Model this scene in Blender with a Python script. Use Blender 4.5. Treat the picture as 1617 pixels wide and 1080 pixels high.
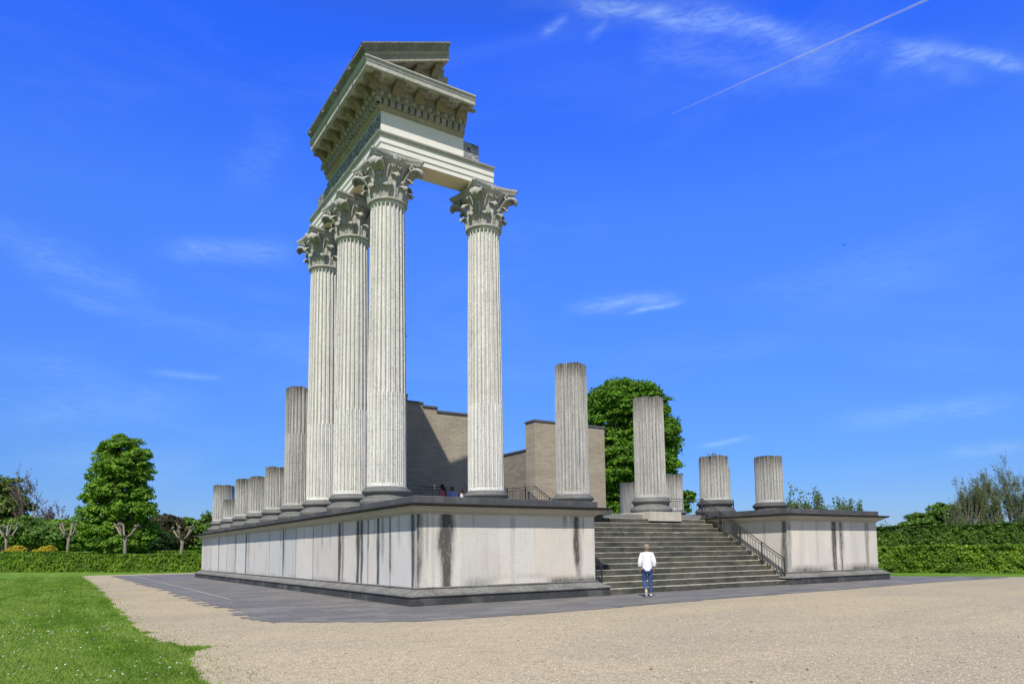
import bpy, bmesh, math, random
import numpy as np
from math import sin, cos, pi, sqrt, radians, atan2, exp
from mathutils import Matrix, Vector
SC = bpy.context.scene
COL = SC.collection
for o in list(bpy.data.objects): bpy.data.objects.remove(o)

# ------------------------------------------------------------------ camera
S = 4.5
CAM = np.array([-9.242, -19.689, 1.598])
YAW, PITCH, ROLL, F, PPY = .5738, .0914, -.0129, 1127.21, 766.82
def _R():
    cY, sY, cp, sp, cr, sr = cos(YAW), sin(YAW), cos(PITCH), sin(PITCH), cos(ROLL), sin(ROLL)
    R1 = np.array([[cY, -sY, 0], [0, 0, 1], [sY, cY, 0]])
    R2 = np.array([[1, 0, 0], [0, cp, -sp], [0, sp, cp]])
    R3 = np.array([[cr, sr, 0], [-sr, cr, 0], [0, 0, 1]])
    return R3 @ R2 @ R1
RM = _R()
def ray(x, y):
    v = RM.T @ np.array([(x - 808.5) / F, (PPY - y) / F, 1.0]); return v
def at(x, y, d):            # world point seen at photo pixel x, y at depth d
    return CAM + ray(x, y) * d
def ground(x, y, z=0.0):
    v = ray(x, y); return CAM + v * ((z - CAM[2]) / v[2])
cam = bpy.data.cameras.new('camera'); camo = bpy.data.objects.new('camera', cam); COL.objects.link(camo)
m = Matrix.Identity(4)
for i in range(3):
    m[i][0] = RM[0][i]; m[i][1] = RM[1][i]; m[i][2] = -RM[2][i]; m[i][3] = CAM[i]
camo.matrix_world = m
cam.sensor_width = 36; cam.lens = F / 1617 * 36
cam.shift_y = (PPY - 540) / 1617
cam.clip_start = .1; cam.clip_end = 30000
SC.camera = camo
SC.view_settings.view_transform = 'Standard'; SC.view_settings.look = 'None'
SC.view_settings.exposure = 0.25; SC.view_settings.gamma = 1.0

# ------------------------------------------------------------------ light
AZ, EL = radians(41.0), radians(48.0)     # sun comes from (-sin AZ, -cos AZ)
SUNDIR = Vector((-sin(AZ) * cos(EL), -cos(AZ) * cos(EL), sin(EL)))
sl = bpy.data.lights.new('sun', 'SUN'); sl.energy = 4.3; sl.angle = radians(.5); sl.color = (1, .94, .84)
so = bpy.data.objects.new('sun', sl); COL.objects.link(so)
so.rotation_euler = SUNDIR.to_track_quat('Z', 'Y').to_euler(); so.location = (-20, -20, 40)

class NT:
    def __init__(s, tree): s.t = tree; s.n = tree.nodes; s.l = tree.links
    def node(s, typ, **kw):
        n = s.n.new(typ)
        for k, v in kw.items():
            if k.startswith('i_'):
                key = k[2:]
                s.set(n.inputs[int(key) if key.isdigit() else key.replace('_', ' ')], v)
            else: setattr(n, k, v)
        return n
    def set(s, inp, v):
        if isinstance(v, bpy.types.NodeSocket): s.l.new(v, inp)
        elif v is not None: inp.default_value = v
    def math(s, op, a, b=None, c=None, clamp=False):
        n = s.n.new('ShaderNodeMath'); n.operation = op; n.use_clamp = clamp
        s.set(n.inputs[0], a); s.set(n.inputs[1], b); s.set(n.inputs[2], c)
        return n.outputs[0]
    def vmath(s, op, a, b=None, out=0):
        n = s.n.new('ShaderNodeVectorMath'); n.operation = op
        s.set(n.inputs[0], a)
        if b is not None: s.set(n.inputs[1], b)
        return n.outputs['Value'] if op in ('DOT_PRODUCT', 'LENGTH') else n.outputs[0]
    def mix(s, f, a, b, typ='MIX'):
        n = s.n.new('ShaderNodeMix'); n.data_type = 'RGBA'; n.blend_type = typ; n.clamp_factor = True
        s.set(n.inputs[0], f); s.set(n.inputs[6], a); s.set(n.inputs[7], b)
        return n.outputs[2]
    def noise(s, vec, scale=5, detail=6, rough=.6, dist=0, out='Fac'):
        n = s.n.new('ShaderNodeTexNoise')
        s.set(n.inputs['Vector'], vec); n.inputs['Scale'].default_value = scale
        n.inputs['Detail'].default_value = detail; n.inputs['Roughness'].default_value = rough
        n.inputs['Distortion'].default_value = dist
        return n.outputs[out]
    def ramp(s, f, *stops):
        n = s.n.new('ShaderNodeValToRGB'); s.set(n.inputs[0], f)
        e = n.color_ramp.elements
        while len(e) < len(stops): e.new(.5)
        for el, (p, c) in zip(e, stops):
            el.position = p; el.color = c if hasattr(c, '__len__') and len(c) == 4 else (tuple(c) + (1,) if hasattr(c, '__len__') else (c, c, c, 1))
        return n.outputs[0]
    def mapping(s, vec, scale=(1, 1, 1), loc=(0, 0, 0), rot=(0, 0, 0)):
        n = s.n.new('ShaderNodeMapping'); s.set(n.inputs[0], vec)
        n.inputs['Scale'].default_value = scale; n.inputs['Location'].default_value = loc; n.inputs['Rotation'].default_value = rot
        return n.outputs[0]

# ------------------------------------------------------------------ sky
W = bpy.data.worlds.new('World'); SC.world = W; W.use_nodes = True
wt = NT(W.node_tree)
for n in list(wt.n): wt.n.remove(n)
sky = wt.node('ShaderNodeTexSky', sky_type='NISHITA', sun_disc=False, sun_elevation=EL, sun_rotation=math.pi + AZ,
              altitude=0, air_density=1.0, dust_density=.2, ozone_density=3.0)
tc = wt.node('ShaderNodeTexCoord').outputs['Generated']
sep = wt.node('ShaderNodeSeparateXYZ'); wt.l.new(tc, sep.inputs[0]); dz = sep.outputs[2]
tint = wt.ramp(dz, (0.0, (.50, .66, 1.12)), (.12, (.46, .79, 1.45)), (.43, (.68, 1.36, 3.1)), (.60, (.36, 1.12, 4.0)), (.80, (1.0, 1.1, 1.3)))
sdot = wt.vmath('DOT_PRODUCT', tc, (-sin(AZ), -cos(AZ), 0.0))
tint = wt.mix(wt.ramp(sdot, (0.0, 0), (.5, 1)), tint, (1.0, .95, .95, 1))
base = wt.mix(1.0, sky.outputs[0], tint, 'MULTIPLY')
wn1 = wt.noise(wt.mapping(tc, (3, 3, 9)), 3.0, 8, .62, .6)
wn2 = wt.noise(wt.mapping(tc, (7, 7, 30), rot=(0, .22, .4)), 3.6, 10, .7, 1.8)
streaks = [  # photo px of both ends, half width px, strength, softness of the noise
    (890, 6, 1110, 38, 12, .85), (1060, 25, 1270, 62, 15, .75), (850, 56, 900, 25, 6, .5), (925, 68, 965, 35, 5, .35), (1230, 80, 1430, 72, 20, .3), (1400, 72, 1500, 80, 9, .5), (1480, 76, 1640, 106, 7, .85),
    (1000, 95, 1130, 60, 20, .25), (1380, 120, 1500, 70, 12, .35),
    (890, 487, 1085, 470, 10, .8), (985, 496, 1080, 477, 3.5, .9), (235, 393, 480, 402, 14, .5), (350, 300, 460, 200, 26, .18),
    (1100, 706, 1190, 690, 4, .75), (1300, 668, 1640, 632, 14, .45), (-60, 350, 160, 420, 24, .2), (120, 470, 420, 550, 22, .18),
    (-60, 650, 330, 640, 30, .3), (230, 585, 360, 598, 5, .5), (-60, 560, 200, 590, 24, .2), (1480, 715, 1640, 702, 8, .4), (1100, 470, 1640, 430, 30, .12), (1050, 90, 1350, 130, 22, .25), (1180, 30, 1330, 110, 10, .3), (1400, 78, 1560, 130, 10, .3), (0, 400, 260, 470, 20, .3), (380, 520, 560, 600, 20, .16), (0, 720, 340, 740, 26, .3), (60, 450, 200, 500, 8, .25), (960, 560, 1300, 540, 16, .14), (1290, 440, 1640, 330, 26, .16)]
tot = None
for (x1, y1, x2, y2, wpx, st) in streaks:
    r1 = ray(x1, y1); r2 = ray(x2, y2); r1 /= np.linalg.norm(r1); r2 /= np.linalg.norm(r2)
    n_ = np.cross(r1, r2); n_ /= np.linalg.norm(n_); md = r1 + r2; md /= np.linalg.norm(md); tg = np.cross(n_, md)
    half = abs(np.dot(r2, tg)); ww = wpx / F * .95
    a = wt.vmath('DOT_PRODUCT', tc, tuple(n_)); b = wt.vmath('DOT_PRODUCT', tc, tuple(tg)); c = wt.vmath('DOT_PRODUCT', tc, tuple(md))
    a = wt.math('ADD', a, wt.math('MULTIPLY', wt.math('SUBTRACT', wn1, .5), ww * 3.2))
    e1 = wt.math('POWER', 2.718, wt.math('MULTIPLY', wt.math('POWER', wt.math('ABSOLUTE', wt.math('DIVIDE', a, ww)), 2.0), -1.0))
    e2 = wt.math('POWER', 2.718, wt.math('MULTIPLY', wt.math('POWER', wt.math('ABSOLUTE', wt.math('DIVIDE', b, half * .8)), 4.0), -1.0))
    v = wt.math('MULTIPLY', wt.math('MULTIPLY', e1, e2), wt.math('MULTIPLY', wt.math('GREATER_THAN', c, .3), st))
    tot = v if tot is None else wt.math('ADD', tot, v)
wisp = wt.math('MULTIPLY', tot, wt.math('MULTIPLY_ADD', wt.ramp(wn2, (.30, 0), (.80, 1)), .56, .09))
veil = wt.math('MULTIPLY', wt.ramp(wt.noise(wt.mapping(tc, (1.2, 1.2, 5)), 2.2, 6, .6, .5), (.48, 0), (.85, 1)), .10)
fac = wt.math('ADD', wisp, veil, clamp=True)
cl = wt.mix(fac, base, (6.0, 8.8, 11.4, 1))
bg = wt.node('ShaderNodeBackground'); wt.l.new(cl, bg.inputs[0]); bg.inputs[1].default_value = .075
wo = wt.node('ShaderNodeOutputWorld'); wt.l.new(bg.outputs[0], wo.inputs[0])

# ------------------------------------------------------------------ helpers
def tag(o, label=None, cat=None, group=None, kind=None):
    if label: o['label'] = label
    if cat: o['category'] = cat
    if group: o['group'] = group
    if kind: o['kind'] = kind
    return o
def empty(name, loc=(0, 0, 0), rz=0, label=None, cat=None, group=None, parent=None):
    o = bpy.data.objects.new(name, None); COL.objects.link(o); o.location = loc; o.rotation_euler[2] = rz
    o.empty_display_size = .2; o.parent = parent
    return tag(o, label, cat, group)
class MB:
    def __init__(s): s.v = []; s.f = []; s.m = []; s.att = None
    def add(s, vs, fs, mi=0):
        b = len(s.v); s.v += [tuple(map(float, p)) for p in vs]; s.f += [tuple(b + i for i in f) for f in fs]; s.m += [mi] * len(fs)
    def box(s, x0, x1, y0, y1, z0, z1, mi=0, top=None):
        v = [(x, y, z) for z in (z0, z1) for (x, y) in ((x0, y0), (x1, y0), (x1, y1), (x0, y1))]
        f = [(3, 2, 1, 0), (4, 5, 6, 7), (0, 1, 5, 4), (1, 2, 6, 5), (2, 3, 7, 6), (3, 0, 4, 7)]
        s.add(v, f, mi)
        if top is not None: s.m[-5] = top
    def bbox(s, x0, x1, y0, y1, z0, z1, b=.01, mi=0):   # chamfered top edges
        v = [(x0, y0, z0), (x1, y0, z0), (x1, y1, z0), (x0, y1, z0), (x0, y0, z1 - b), (x1, y0, z1 - b), (x1, y1, z1 - b), (x0, y1, z1 - b),
             (x0 + b, y0 + b, z1), (x1 - b, y0 + b, z1), (x1 - b, y1 - b, z1), (x0 + b, y1 - b, z1)]
        f = [(3, 2, 1, 0), (0, 1, 5, 4), (1, 2, 6, 5), (2, 3, 7, 6), (3, 0, 4, 7), (4, 5, 9, 8), (5, 6, 10, 9), (6, 7, 11, 10), (7, 4, 8, 11), (8, 9, 10, 11)]
        s.add(v, f, mi)
    def tube(s, pts, rad, n=6, cap=True, mi=0):
        pts = [np.array(p, float) for p in pts]
        if not hasattr(rad, '__len__'): rad = [rad] * len(pts)
        vs = []; fs = []; k = len(pts)
        ref = None
        for i, p in enumerate(pts):
            d = pts[min(i + 1, k - 1)] - pts[max(i - 1, 0)]; d = d / (np.linalg.norm(d) + 1e-9)
            if ref is None:
                ref = np.array([0, 0, 1.]) if abs(d[2]) < .9 else np.array([1., 0, 0])
            u = np.cross(d, ref); u /= np.linalg.norm(u) + 1e-9; w = np.cross(u, d); ref = w
            for j in range(n):
                a = 2 * pi * j / n; vs.append(p + (u * cos(a) + w * sin(a)) * rad[i])
        for i in range(k - 1):
            for j in range(n):
                a = i * n + j; b = i * n + (j + 1) % n; fs.append((a, b, b + n, a + n))
        if cap: fs.append(tuple(range(n - 1, -1, -1))); fs.append(tuple((k - 1) * n + j for j in range(n)))
        s.add(vs, fs, mi)
    def bar(s, p, q, w, h=None, mi=0):      # rectangular bar
        h = h or w; p = np.array(p, float); q = np.array(q, float); d = q - p; d /= np.linalg.norm(d)
        r = np.array([0, 0, 1.]) if abs(d[2]) < .95 else np.array([1., 0, 0])
        u = np.cross(d, r); u /= np.linalg.norm(u); v = np.cross(u, d)
        vs = [e + u * a * w / 2 + v * b * h / 2 for e in (p, q) for a, b in ((-1, -1), (1, -1), (1, 1), (-1, 1))]
        s.add(vs, [(3, 2, 1, 0), (4, 5, 6, 7), (0, 1, 5, 4), (1, 2, 6, 5), (2, 3, 7, 6), (3, 0, 4, 7)], mi)
    def lathe(s, prof, n=48, c=(0, 0, 0), mi=0, capt=True, capb=False):
        vs = []; fs = []
        for r, z in prof:
            for j in range(n):
                a = 2 * pi * j / n; vs.append((c[0] + r * cos(a), c[1] + r * sin(a), c[2] + z))
        for i in range(len(prof) - 1):
            for j in range(n):
                a = i * n + j; b = i * n + (j + 1) % n; fs.append((a, b, b + n, a + n))
        if capt: fs.append(tuple((len(prof) - 1) * n + j for j in range(n)))
        if capb: fs.append(tuple(range(n - 1, -1, -1)))
        s.add(vs, fs, mi)
    def prism(s, poly, a0, a1, axis='y', mi=0):     # polygon (2D) extruded along an axis
        n = len(poly)
        def P(p, a):
            return {'y': (p[0], a, p[1]), 'x': (a, p[0], p[1]), 'z': (p[0], p[1], a)}[axis]
        A0 = a0 if hasattr(a0, '__len__') else [a0] * n; A1 = a1 if hasattr(a1, '__len__') else [a1] * n
        vs = [P(p, a) for p, a in zip(poly, A0)] + [P(p, a) for p, a in zip(poly, A1)]
        fs = [tuple(range(n)), tuple(range(2 * n - 1, n - 1, -1))] + [(i, i + n, (i + 1) % n + n, (i + 1) % n) for i in range(n)]
        s.add(vs, fs, mi)
    def thick(s, G, t, mi=0):      # G[i][j] surface grid given thickness along its normals
        G = np.array(G, float); ni, nj = G.shape[:2]
        du = np.gradient(G, axis=0); dv = np.gradient(G, axis=1)
        N = np.cross(du, dv); N /= np.linalg.norm(N, axis=2, keepdims=True) + 1e-9
        A = G + N * t / 2; B = G - N * t / 2
        vs = list(A.reshape(-1, 3)) + list(B.reshape(-1, 3)); o = ni * nj; fs = []
        ix = lambda i, j: i * nj + j
        for i in range(ni - 1):
            for j in range(nj - 1):
                fs.append((ix(i, j), ix(i + 1, j), ix(i + 1, j + 1), ix(i, j + 1)))
                fs.append((o + ix(i, j + 1), o + ix(i + 1, j + 1), o + ix(i + 1, j), o + ix(i, j)))
        for i in range(ni - 1):
            fs.append((ix(i, 0), o + ix(i, 0), o + ix(i + 1, 0), ix(i + 1, 0))); j = nj - 1
            fs.append((ix(i + 1, j), o + ix(i + 1, j), o + ix(i, j), ix(i, j)))
        for j in range(nj - 1):
            fs.append((ix(0, j + 1), o + ix(0, j + 1), o + ix(0, j), ix(0, j))); i = ni - 1
            fs.append((ix(i, j), o + ix(i, j), o + ix(i, j + 1), ix(i, j + 1)))
        s.add(vs, fs, mi)
    def build(s, name, mat, parent=None, smooth=False, fix=True, autos=None):
        me = bpy.data.meshes.new(name); me.from_pydata(s.v, [], s.f)
        for mm in (mat if isinstance(mat, (list, tuple)) else [mat]): me.materials.append(mm)
        if any(s.m): me.polygons.foreach_set('material_index', s.m)
        if fix:
            bm = bmesh.new(); bm.from_mesh(me); bmesh.ops.recalc_face_normals(bm, faces=bm.faces); bm.to_mesh(me); bm.free()
        if smooth: me.polygons.foreach_set('use_smooth', [True] * len(me.polygons))
        me.update()
        if autos: me.set_sharp_from_angle(angle=radians(autos))
        o = bpy.data.objects.new(name, me); COL.objects.link(o); o.parent = parent
        return o
def fastmesh(name, V, Fq, mat, parent=None, k=None):
    V = np.asarray(V, np.float32).reshape(-1, 3); k = k or Fq.shape[1]
    me = bpy.data.meshes.new(name); me.vertices.add(len(V)); me.vertices.foreach_set('co', V.ravel())
    nf = len(Fq); me.loops.add(nf * k); me.loops.foreach_set('vertex_index', np.asarray(Fq, np.int32).ravel())
    me.polygons.add(nf); me.polygons.foreach_set('loop_start', np.arange(nf, dtype=np.int32) * k)
    try: me.polygons.foreach_set('loop_total', np.full(nf, k, np.int32))
    except Exception: pass
    me.materials.append(mat); me.update(calc_edges=True); me.validate()
    o = bpy.data.objects.new(name, me); COL.objects.link(o); o.parent = parent
    return o
_rs = np.random.RandomState(5)
_tab = _rs.rand(256, 256)
def vn(x, y=0.0):       # smooth value noise 0..1 (arrays)
    x = np.asarray(x, float); y = np.asarray(y, float) + 0 * x; xi = np.floor(x).astype(int); yi = np.floor(y).astype(int)
    fx = x - xi; fy = y - yi; fx = fx * fx * (3 - 2 * fx); fy = fy * fy * (3 - 2 * fy)
    g = lambda a, b: _tab[a % 256, b % 256]
    return (g(xi, yi) * (1 - fx) + g(xi + 1, yi) * fx) * (1 - fy) + (g(xi, yi + 1) * (1 - fx) + g(xi + 1, yi + 1) * fx) * fy

# ------------------------------------------------------------------ materials
def newmat(name):
    mt = bpy.data.materials.new(name); mt.use_nodes = True; t = NT(mt.node_tree)
    for n in list(t.n): t.n.remove(n)
    p = t.node('ShaderNodeBsdfPrincipled'); o = t.node('ShaderNodeOutputMaterial'); t.l.new(p.outputs[0], o.inputs[0])
    p.inputs['Roughness'].default_value = .85; p.inputs['Specular IOR Level'].default_value = .25
    return mt, t, p, o
def coords(t, rnd=True):
    c = t.node('ShaderNodeTexCoord').outputs['Object']
    if not rnd: return c
    r = t.node('ShaderNodeObjectInfo').outputs['Random']
    cx = t.node('ShaderNodeCombineXYZ'); t.set(cx.inputs[0], t.math('MULTIPLY', r, 37.0)); t.set(cx.inputs[1], t.math('MULTIPLY', r, 91.0)); t.set(cx.inputs[2], t.math('MULTIPLY', r, 17.0))
    return t.vmath('ADD', c, cx.outputs[0])
def stone(name, light, dark, streak=.5, patch=.5, pit=.4, bump=.4, pz=.12, weather=False, moss=None, rnd=True, scale=1.0):
    mt, t, p, o = newmat(name); c = coords(t, rnd)
    n1 = t.noise(c, 1.1 * scale, 8, .65, .3)
    ns = t.noise(t.mapping(c, (4, 4, pz * 2)), 2.2 * scale, 7, .65, .2)
    nf = t.noise(c, 28 * scale, 5, .7)
    npit = t.noise(t.mapping(c, (1, 1, 3.2 if weather else 2.4)), (12 if weather else 16) * scale, 8, .78)
    col = t.mix(t.math('MULTIPLY', t.ramp(n1, (.38, 0), (.68, 1)), patch), light + (1,), tuple(.5 * a + .5 * b for a, b in zip(light, dark)) + (1,))
    col = t.mix(t.math('MULTIPLY', t.ramp(ns, (.46, 0), (.70, 1)), streak), col, dark + (1,))
    col = t.mix(t.math('MULTIPLY', t.ramp(npit, (.515, 0), (.62, 1)), pit), col, tuple(.55 * d for d in dark) + (1,))
    col = t.mix(t.math('MULTIPLY', t.math('SUBTRACT', nf, .3), .35), col, tuple(min(1, 1.25 * a) for a in light) + (1,))
    if moss: col = t.mix(t.math('MULTIPLY', t.ramp(t.noise(c, .8 * scale, 6, .7), (.5, 0), (.7, 1)), .6), col, moss + (1,))
    if weather:
        sz = t.node('ShaderNodeSeparateXYZ'); t.l.new(coords(t, False), sz.inputs[0])
        jz = t.math('FRACT', t.math('MULTIPLY', t.math('ADD', sz.outputs[2], t.math('MULTIPLY', t.node('ShaderNodeObjectInfo').outputs['Random'], 1.1)), .79))
        jl = t.math('MULTIPLY', t.math('LESS_THAN', jz, .016), t.ramp(n1, (.40, 0), (.62, .45)))
        col = t.mix(jl, col, tuple(.5 * d for d in dark) + (1,))
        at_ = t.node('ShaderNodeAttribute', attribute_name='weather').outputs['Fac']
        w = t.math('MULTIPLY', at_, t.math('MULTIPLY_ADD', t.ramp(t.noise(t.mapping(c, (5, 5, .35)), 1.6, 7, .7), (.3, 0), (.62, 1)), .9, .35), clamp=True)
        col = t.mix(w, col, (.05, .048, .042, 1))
    t.l.new(col, p.inputs['Base Color'])
    h = t.math('ADD', t.math('MULTIPLY', t.ramp(npit, (.5, 1), (.66, 0)), .5), t.math('MULTIPLY', nf, .5))
    b = t.node('ShaderNodeBump'); b.inputs['Strength'].default_value = bump; b.inputs['Distance'].default_value = .03
    t.l.new(h, b.inputs['Height']); t.l.new(b.outputs[0], p.inputs['Normal'])
    return mt
M = {}
M['shaft'] = stone('travertine_shaft', (.78, .775, .745), (.30, .305, .30), .24, .40, .62, .8, weather=True)
M['stump'] = stone('weathered_shaft', (.54, .535, .515), (.15, .15, .148), .60, .45, .70, .8, weather=True)
M['plainstump'] = stone('plain_shaft', (.27, .27, .265), (.10, .105, .11), .75, .6, .3, .3, weather=True)
M['base'] = stone('base_stone', (.21, .212, .21), (.06, .062, .065), .3, .9, .5, .5)
M['darkbase'] = stone('dark_base_stone', (.13, .132, .13), (.045, .046, .048), .3, .9, .5, .5)
M['capital'] = stone('capital_stone', (.52, .51, .48), (.11, .118, .12), .22, .9, .6, .8, scale=1.8)
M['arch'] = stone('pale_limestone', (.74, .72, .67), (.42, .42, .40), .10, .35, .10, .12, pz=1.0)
M['soffit'] = stone('soffit_bounce_tint', (.84, .69, .45), (.6, .5, .34), .05, .5, .05, .1, pz=1)  # light bounced up from the ground, painted in as a warmer, lighter colour
M['frieze_dark'] = stone('stained_carved_stone', (.56, .57, .58), (.04, .05, .07), .5, 1.0, .95, 1.0, pz=.8, scale=1.6)
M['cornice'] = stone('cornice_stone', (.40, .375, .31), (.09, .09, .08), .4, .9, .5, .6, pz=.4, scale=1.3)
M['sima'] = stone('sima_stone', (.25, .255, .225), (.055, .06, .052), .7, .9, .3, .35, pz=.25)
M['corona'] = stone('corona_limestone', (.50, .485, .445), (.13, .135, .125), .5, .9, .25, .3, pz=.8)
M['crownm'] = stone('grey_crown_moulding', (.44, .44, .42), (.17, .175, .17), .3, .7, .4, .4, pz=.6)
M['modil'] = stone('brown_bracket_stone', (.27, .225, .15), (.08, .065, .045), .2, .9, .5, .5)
M['slab'] = stone('basalt_slab', (.10, .102, .11), (.03, .032, .036), .35, .8, .35, .4, moss=(.19, .19, .182))
M['ledge'] = stone('blackened_ledge', (.03, .028, .025), (.010, .010, .009), .4, .9, .5, .5)
M['mould'] = stone('podium_moulding', (.50, .47, .40), (.24, .225, .19), .45, .5, .2, .2, pz=.5)
M['plinthm'] = stone('podium_base_moulding', (.27, .268, .25), (.04, .042, .042), .4, 1.0, .75, .7, pz=.9)
M['plinth'] = stone('basalt_plinth', (.062, .066, .07), (.02, .022, .025), .3, .9, .25, .5, pz=.5, moss=(.20, .20, .185))
M['pale'] = stone('pale_repair_block', (.55, .52, .44), (.16, .155, .13), .45, .6, .35, .3)
M['floor'] = stone('platform_paving', (.24, .24, .235), (.09, .09, .09), .1, .8, .4, .3)

def frieze_mat():
    mt, t, p, o = newmat('stained_carved_frieze'); c = coords(t, False)
    n1 = t.noise(c, 1.5, 8, .7, 1.0); n2 = t.noise(c, 5.5, 8, .7, 1.6); n3 = t.noise(c, 13, 6, .7, .8)
    col = t.mix(t.ramp(n2, (.49, 0), (.56, 1)), (.42, .43, .45, 1), (.075, .085, .10, 1))
    col = t.mix(t.ramp(n3, (.52, 0), (.60, .8)), col, (.03, .035, .045, 1))
    col = t.mix(t.ramp(n1, (.50, 0), (.66, .6)), col, (.15, .165, .185, 1))
    t.l.new(col, p.inputs['Base Color'])
    b = t.node('ShaderNodeBump'); b.inputs['Strength'].default_value = 1.0; b.inputs['Distance'].default_value = .05
    t.l.new(t.math('ADD', n2, n3), b.inputs['Height']); t.l.new(b.outputs[0], p.inputs['Normal'])
    return mt
M['frieze_dark'] = frieze_mat()
def dado_mat():
    mt, t, p, o = newmat('plastered_podium_wall'); c = coords(t, False)
    st = t.node('ShaderNodeAttribute', attribute_name='stain').outputs['Fac']
    tn = t.node('ShaderNodeAttribute', attribute_name='tone').outputs['Color']
    n1 = t.noise(c, .9, 8, .65, .4); nf = t.noise(c, 22, 6, .7); ns = t.noise(t.mapping(c, (6, 6, .35)), 1.8, 8, .7)
    col = t.mix(t.ramp(n1, (.35, 0), (.7, .5)), (.655, .63, .575, 1), (.54, .525, .495, 1))
    col = t.mix(t.ramp(t.noise(c, .55, 4, .6, .8), (.52, 0), (.68, .45)), col, (.66, .57, .49, 1))
    col = t.mix(1.0, col, tn, 'MULTIPLY')
    col = t.mix(t.math('MULTIPLY', t.ramp(ns, (.52, 0), (.78, 1)), .35), col, (.33, .325, .31, 1))
    col = t.mix(t.math('MULTIPLY', t.ramp(t.noise(c, 9, 8, .75), (.57, 0), (.70, 1)), .5), col, (.28, .27, .25, 1))
    sn = t.math('SUBTRACT', t.noise(t.mapping(c, (7, 7, 1.3)), 2.2, 9, .78), .5)
    a = t.math('MULTIPLY', t.math('ADD', t.math('SUBTRACT', st, .10), t.math('MULTIPLY', sn, t.math('MULTIPLY', st, 2.6))), 1.25, clamp=True)
    a = t.math('MULTIPLY', a, .93)
    col = t.mix(a, col, (.052, .052, .046, 1))
    t.l.new(col, p.inputs['Base Color'])
    b = t.node('ShaderNodeBump'); b.inputs['Strength'].default_value = .6; b.inputs['Distance'].default_value = .03
    t.l.new(t.math('ADD', nf, t.math('MULTIPLY', n1, .6)), b.inputs['Height']); t.l.new(b.outputs[0], p.inputs['Normal'])
    return mt
M['dado'] = dado_mat()
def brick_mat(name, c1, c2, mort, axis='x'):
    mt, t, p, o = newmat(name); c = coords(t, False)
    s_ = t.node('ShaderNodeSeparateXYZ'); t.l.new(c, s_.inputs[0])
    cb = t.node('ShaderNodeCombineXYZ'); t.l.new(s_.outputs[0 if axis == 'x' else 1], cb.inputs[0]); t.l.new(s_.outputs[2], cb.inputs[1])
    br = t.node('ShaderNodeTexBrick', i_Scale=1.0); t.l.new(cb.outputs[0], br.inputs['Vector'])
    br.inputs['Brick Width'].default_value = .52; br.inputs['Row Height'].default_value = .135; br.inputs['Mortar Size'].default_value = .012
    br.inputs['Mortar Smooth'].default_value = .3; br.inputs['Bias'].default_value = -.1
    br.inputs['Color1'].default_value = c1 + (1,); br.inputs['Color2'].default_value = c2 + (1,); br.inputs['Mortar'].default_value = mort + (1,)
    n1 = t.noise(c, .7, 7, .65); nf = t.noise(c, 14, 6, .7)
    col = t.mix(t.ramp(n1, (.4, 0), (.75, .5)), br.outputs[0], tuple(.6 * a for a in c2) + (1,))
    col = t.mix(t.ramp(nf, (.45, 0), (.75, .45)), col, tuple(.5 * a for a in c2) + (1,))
    t.l.new(col, p.inputs['Base Color'])
    b = t.node('ShaderNodeBump'); b.inputs['Strength'].default_value = .5; b.inputs['Distance'].default_value = .03
    t.l.new(t.math('ADD', t.math('MULTIPLY', br.outputs['Fac'], -1.0), t.math('MULTIPLY', nf, .5)), b.inputs['Height']); t.l.new(b.outputs[0], p.inputs['Normal'])
    return mt
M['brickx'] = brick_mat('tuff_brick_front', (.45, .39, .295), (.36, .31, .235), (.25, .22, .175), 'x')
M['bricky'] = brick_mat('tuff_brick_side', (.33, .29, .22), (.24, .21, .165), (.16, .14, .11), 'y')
M['lead'] = stone('lead_coping', (.115, .13, .155), (.06, .07, .085), .2, .5, .1, .1)
def step_mat(name, light, dark, wx=1.45, k=1.0):
    mt, t, p, o = newmat(name); c = coords(t, False)
    s_ = t.node('ShaderNodeSeparateXYZ'); t.l.new(c, s_.inputs[0])
    cb = t.node('ShaderNodeCombineXYZ'); t.l.new(s_.outputs[0], cb.inputs[0]); t.l.new(s_.outputs[2], cb.inputs[1])
    br = t.node('ShaderNodeTexBrick', i_Scale=1.0, offset=.37); t.l.new(cb.outputs[0], br.inputs['Vector'])
    br.inputs['Brick Width'].default_value = wx; br.inputs['Row Height'].default_value = .215; br.inputs['Mortar Size'].default_value = .006
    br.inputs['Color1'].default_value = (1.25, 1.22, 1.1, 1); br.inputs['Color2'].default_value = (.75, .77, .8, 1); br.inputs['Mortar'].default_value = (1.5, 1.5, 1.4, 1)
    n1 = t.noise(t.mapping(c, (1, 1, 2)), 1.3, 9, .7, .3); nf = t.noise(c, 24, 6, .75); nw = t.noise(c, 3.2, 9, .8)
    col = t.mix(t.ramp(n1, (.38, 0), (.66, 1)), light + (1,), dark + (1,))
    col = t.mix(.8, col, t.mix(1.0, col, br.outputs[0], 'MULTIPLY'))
    col = t.mix(t.math('MULTIPLY', t.ramp(nw, (.66, 0), (.72, 1)), .7 * k), col, (.45, .43, .36, 1))
    col = t.mix(t.ramp(nf, (.42, 0), (.8, .6)), col, tuple(.5 * d for d in dark) + (1,))
    t.l.new(col, p.inputs['Base Color'])
    b = t.node('ShaderNodeBump'); b.inputs['Strength'].default_value = .4; b.inputs['Distance'].default_value = .03
    t.l.new(nf, b.inputs['Height']); t.l.new(b.outputs[0], p.inputs['Normal'])
    return mt
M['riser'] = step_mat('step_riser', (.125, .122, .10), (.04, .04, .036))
M['tread'] = step_mat('step_tread', (.30, .29, .25), (.17, .168, .15), k=.5)
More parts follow.
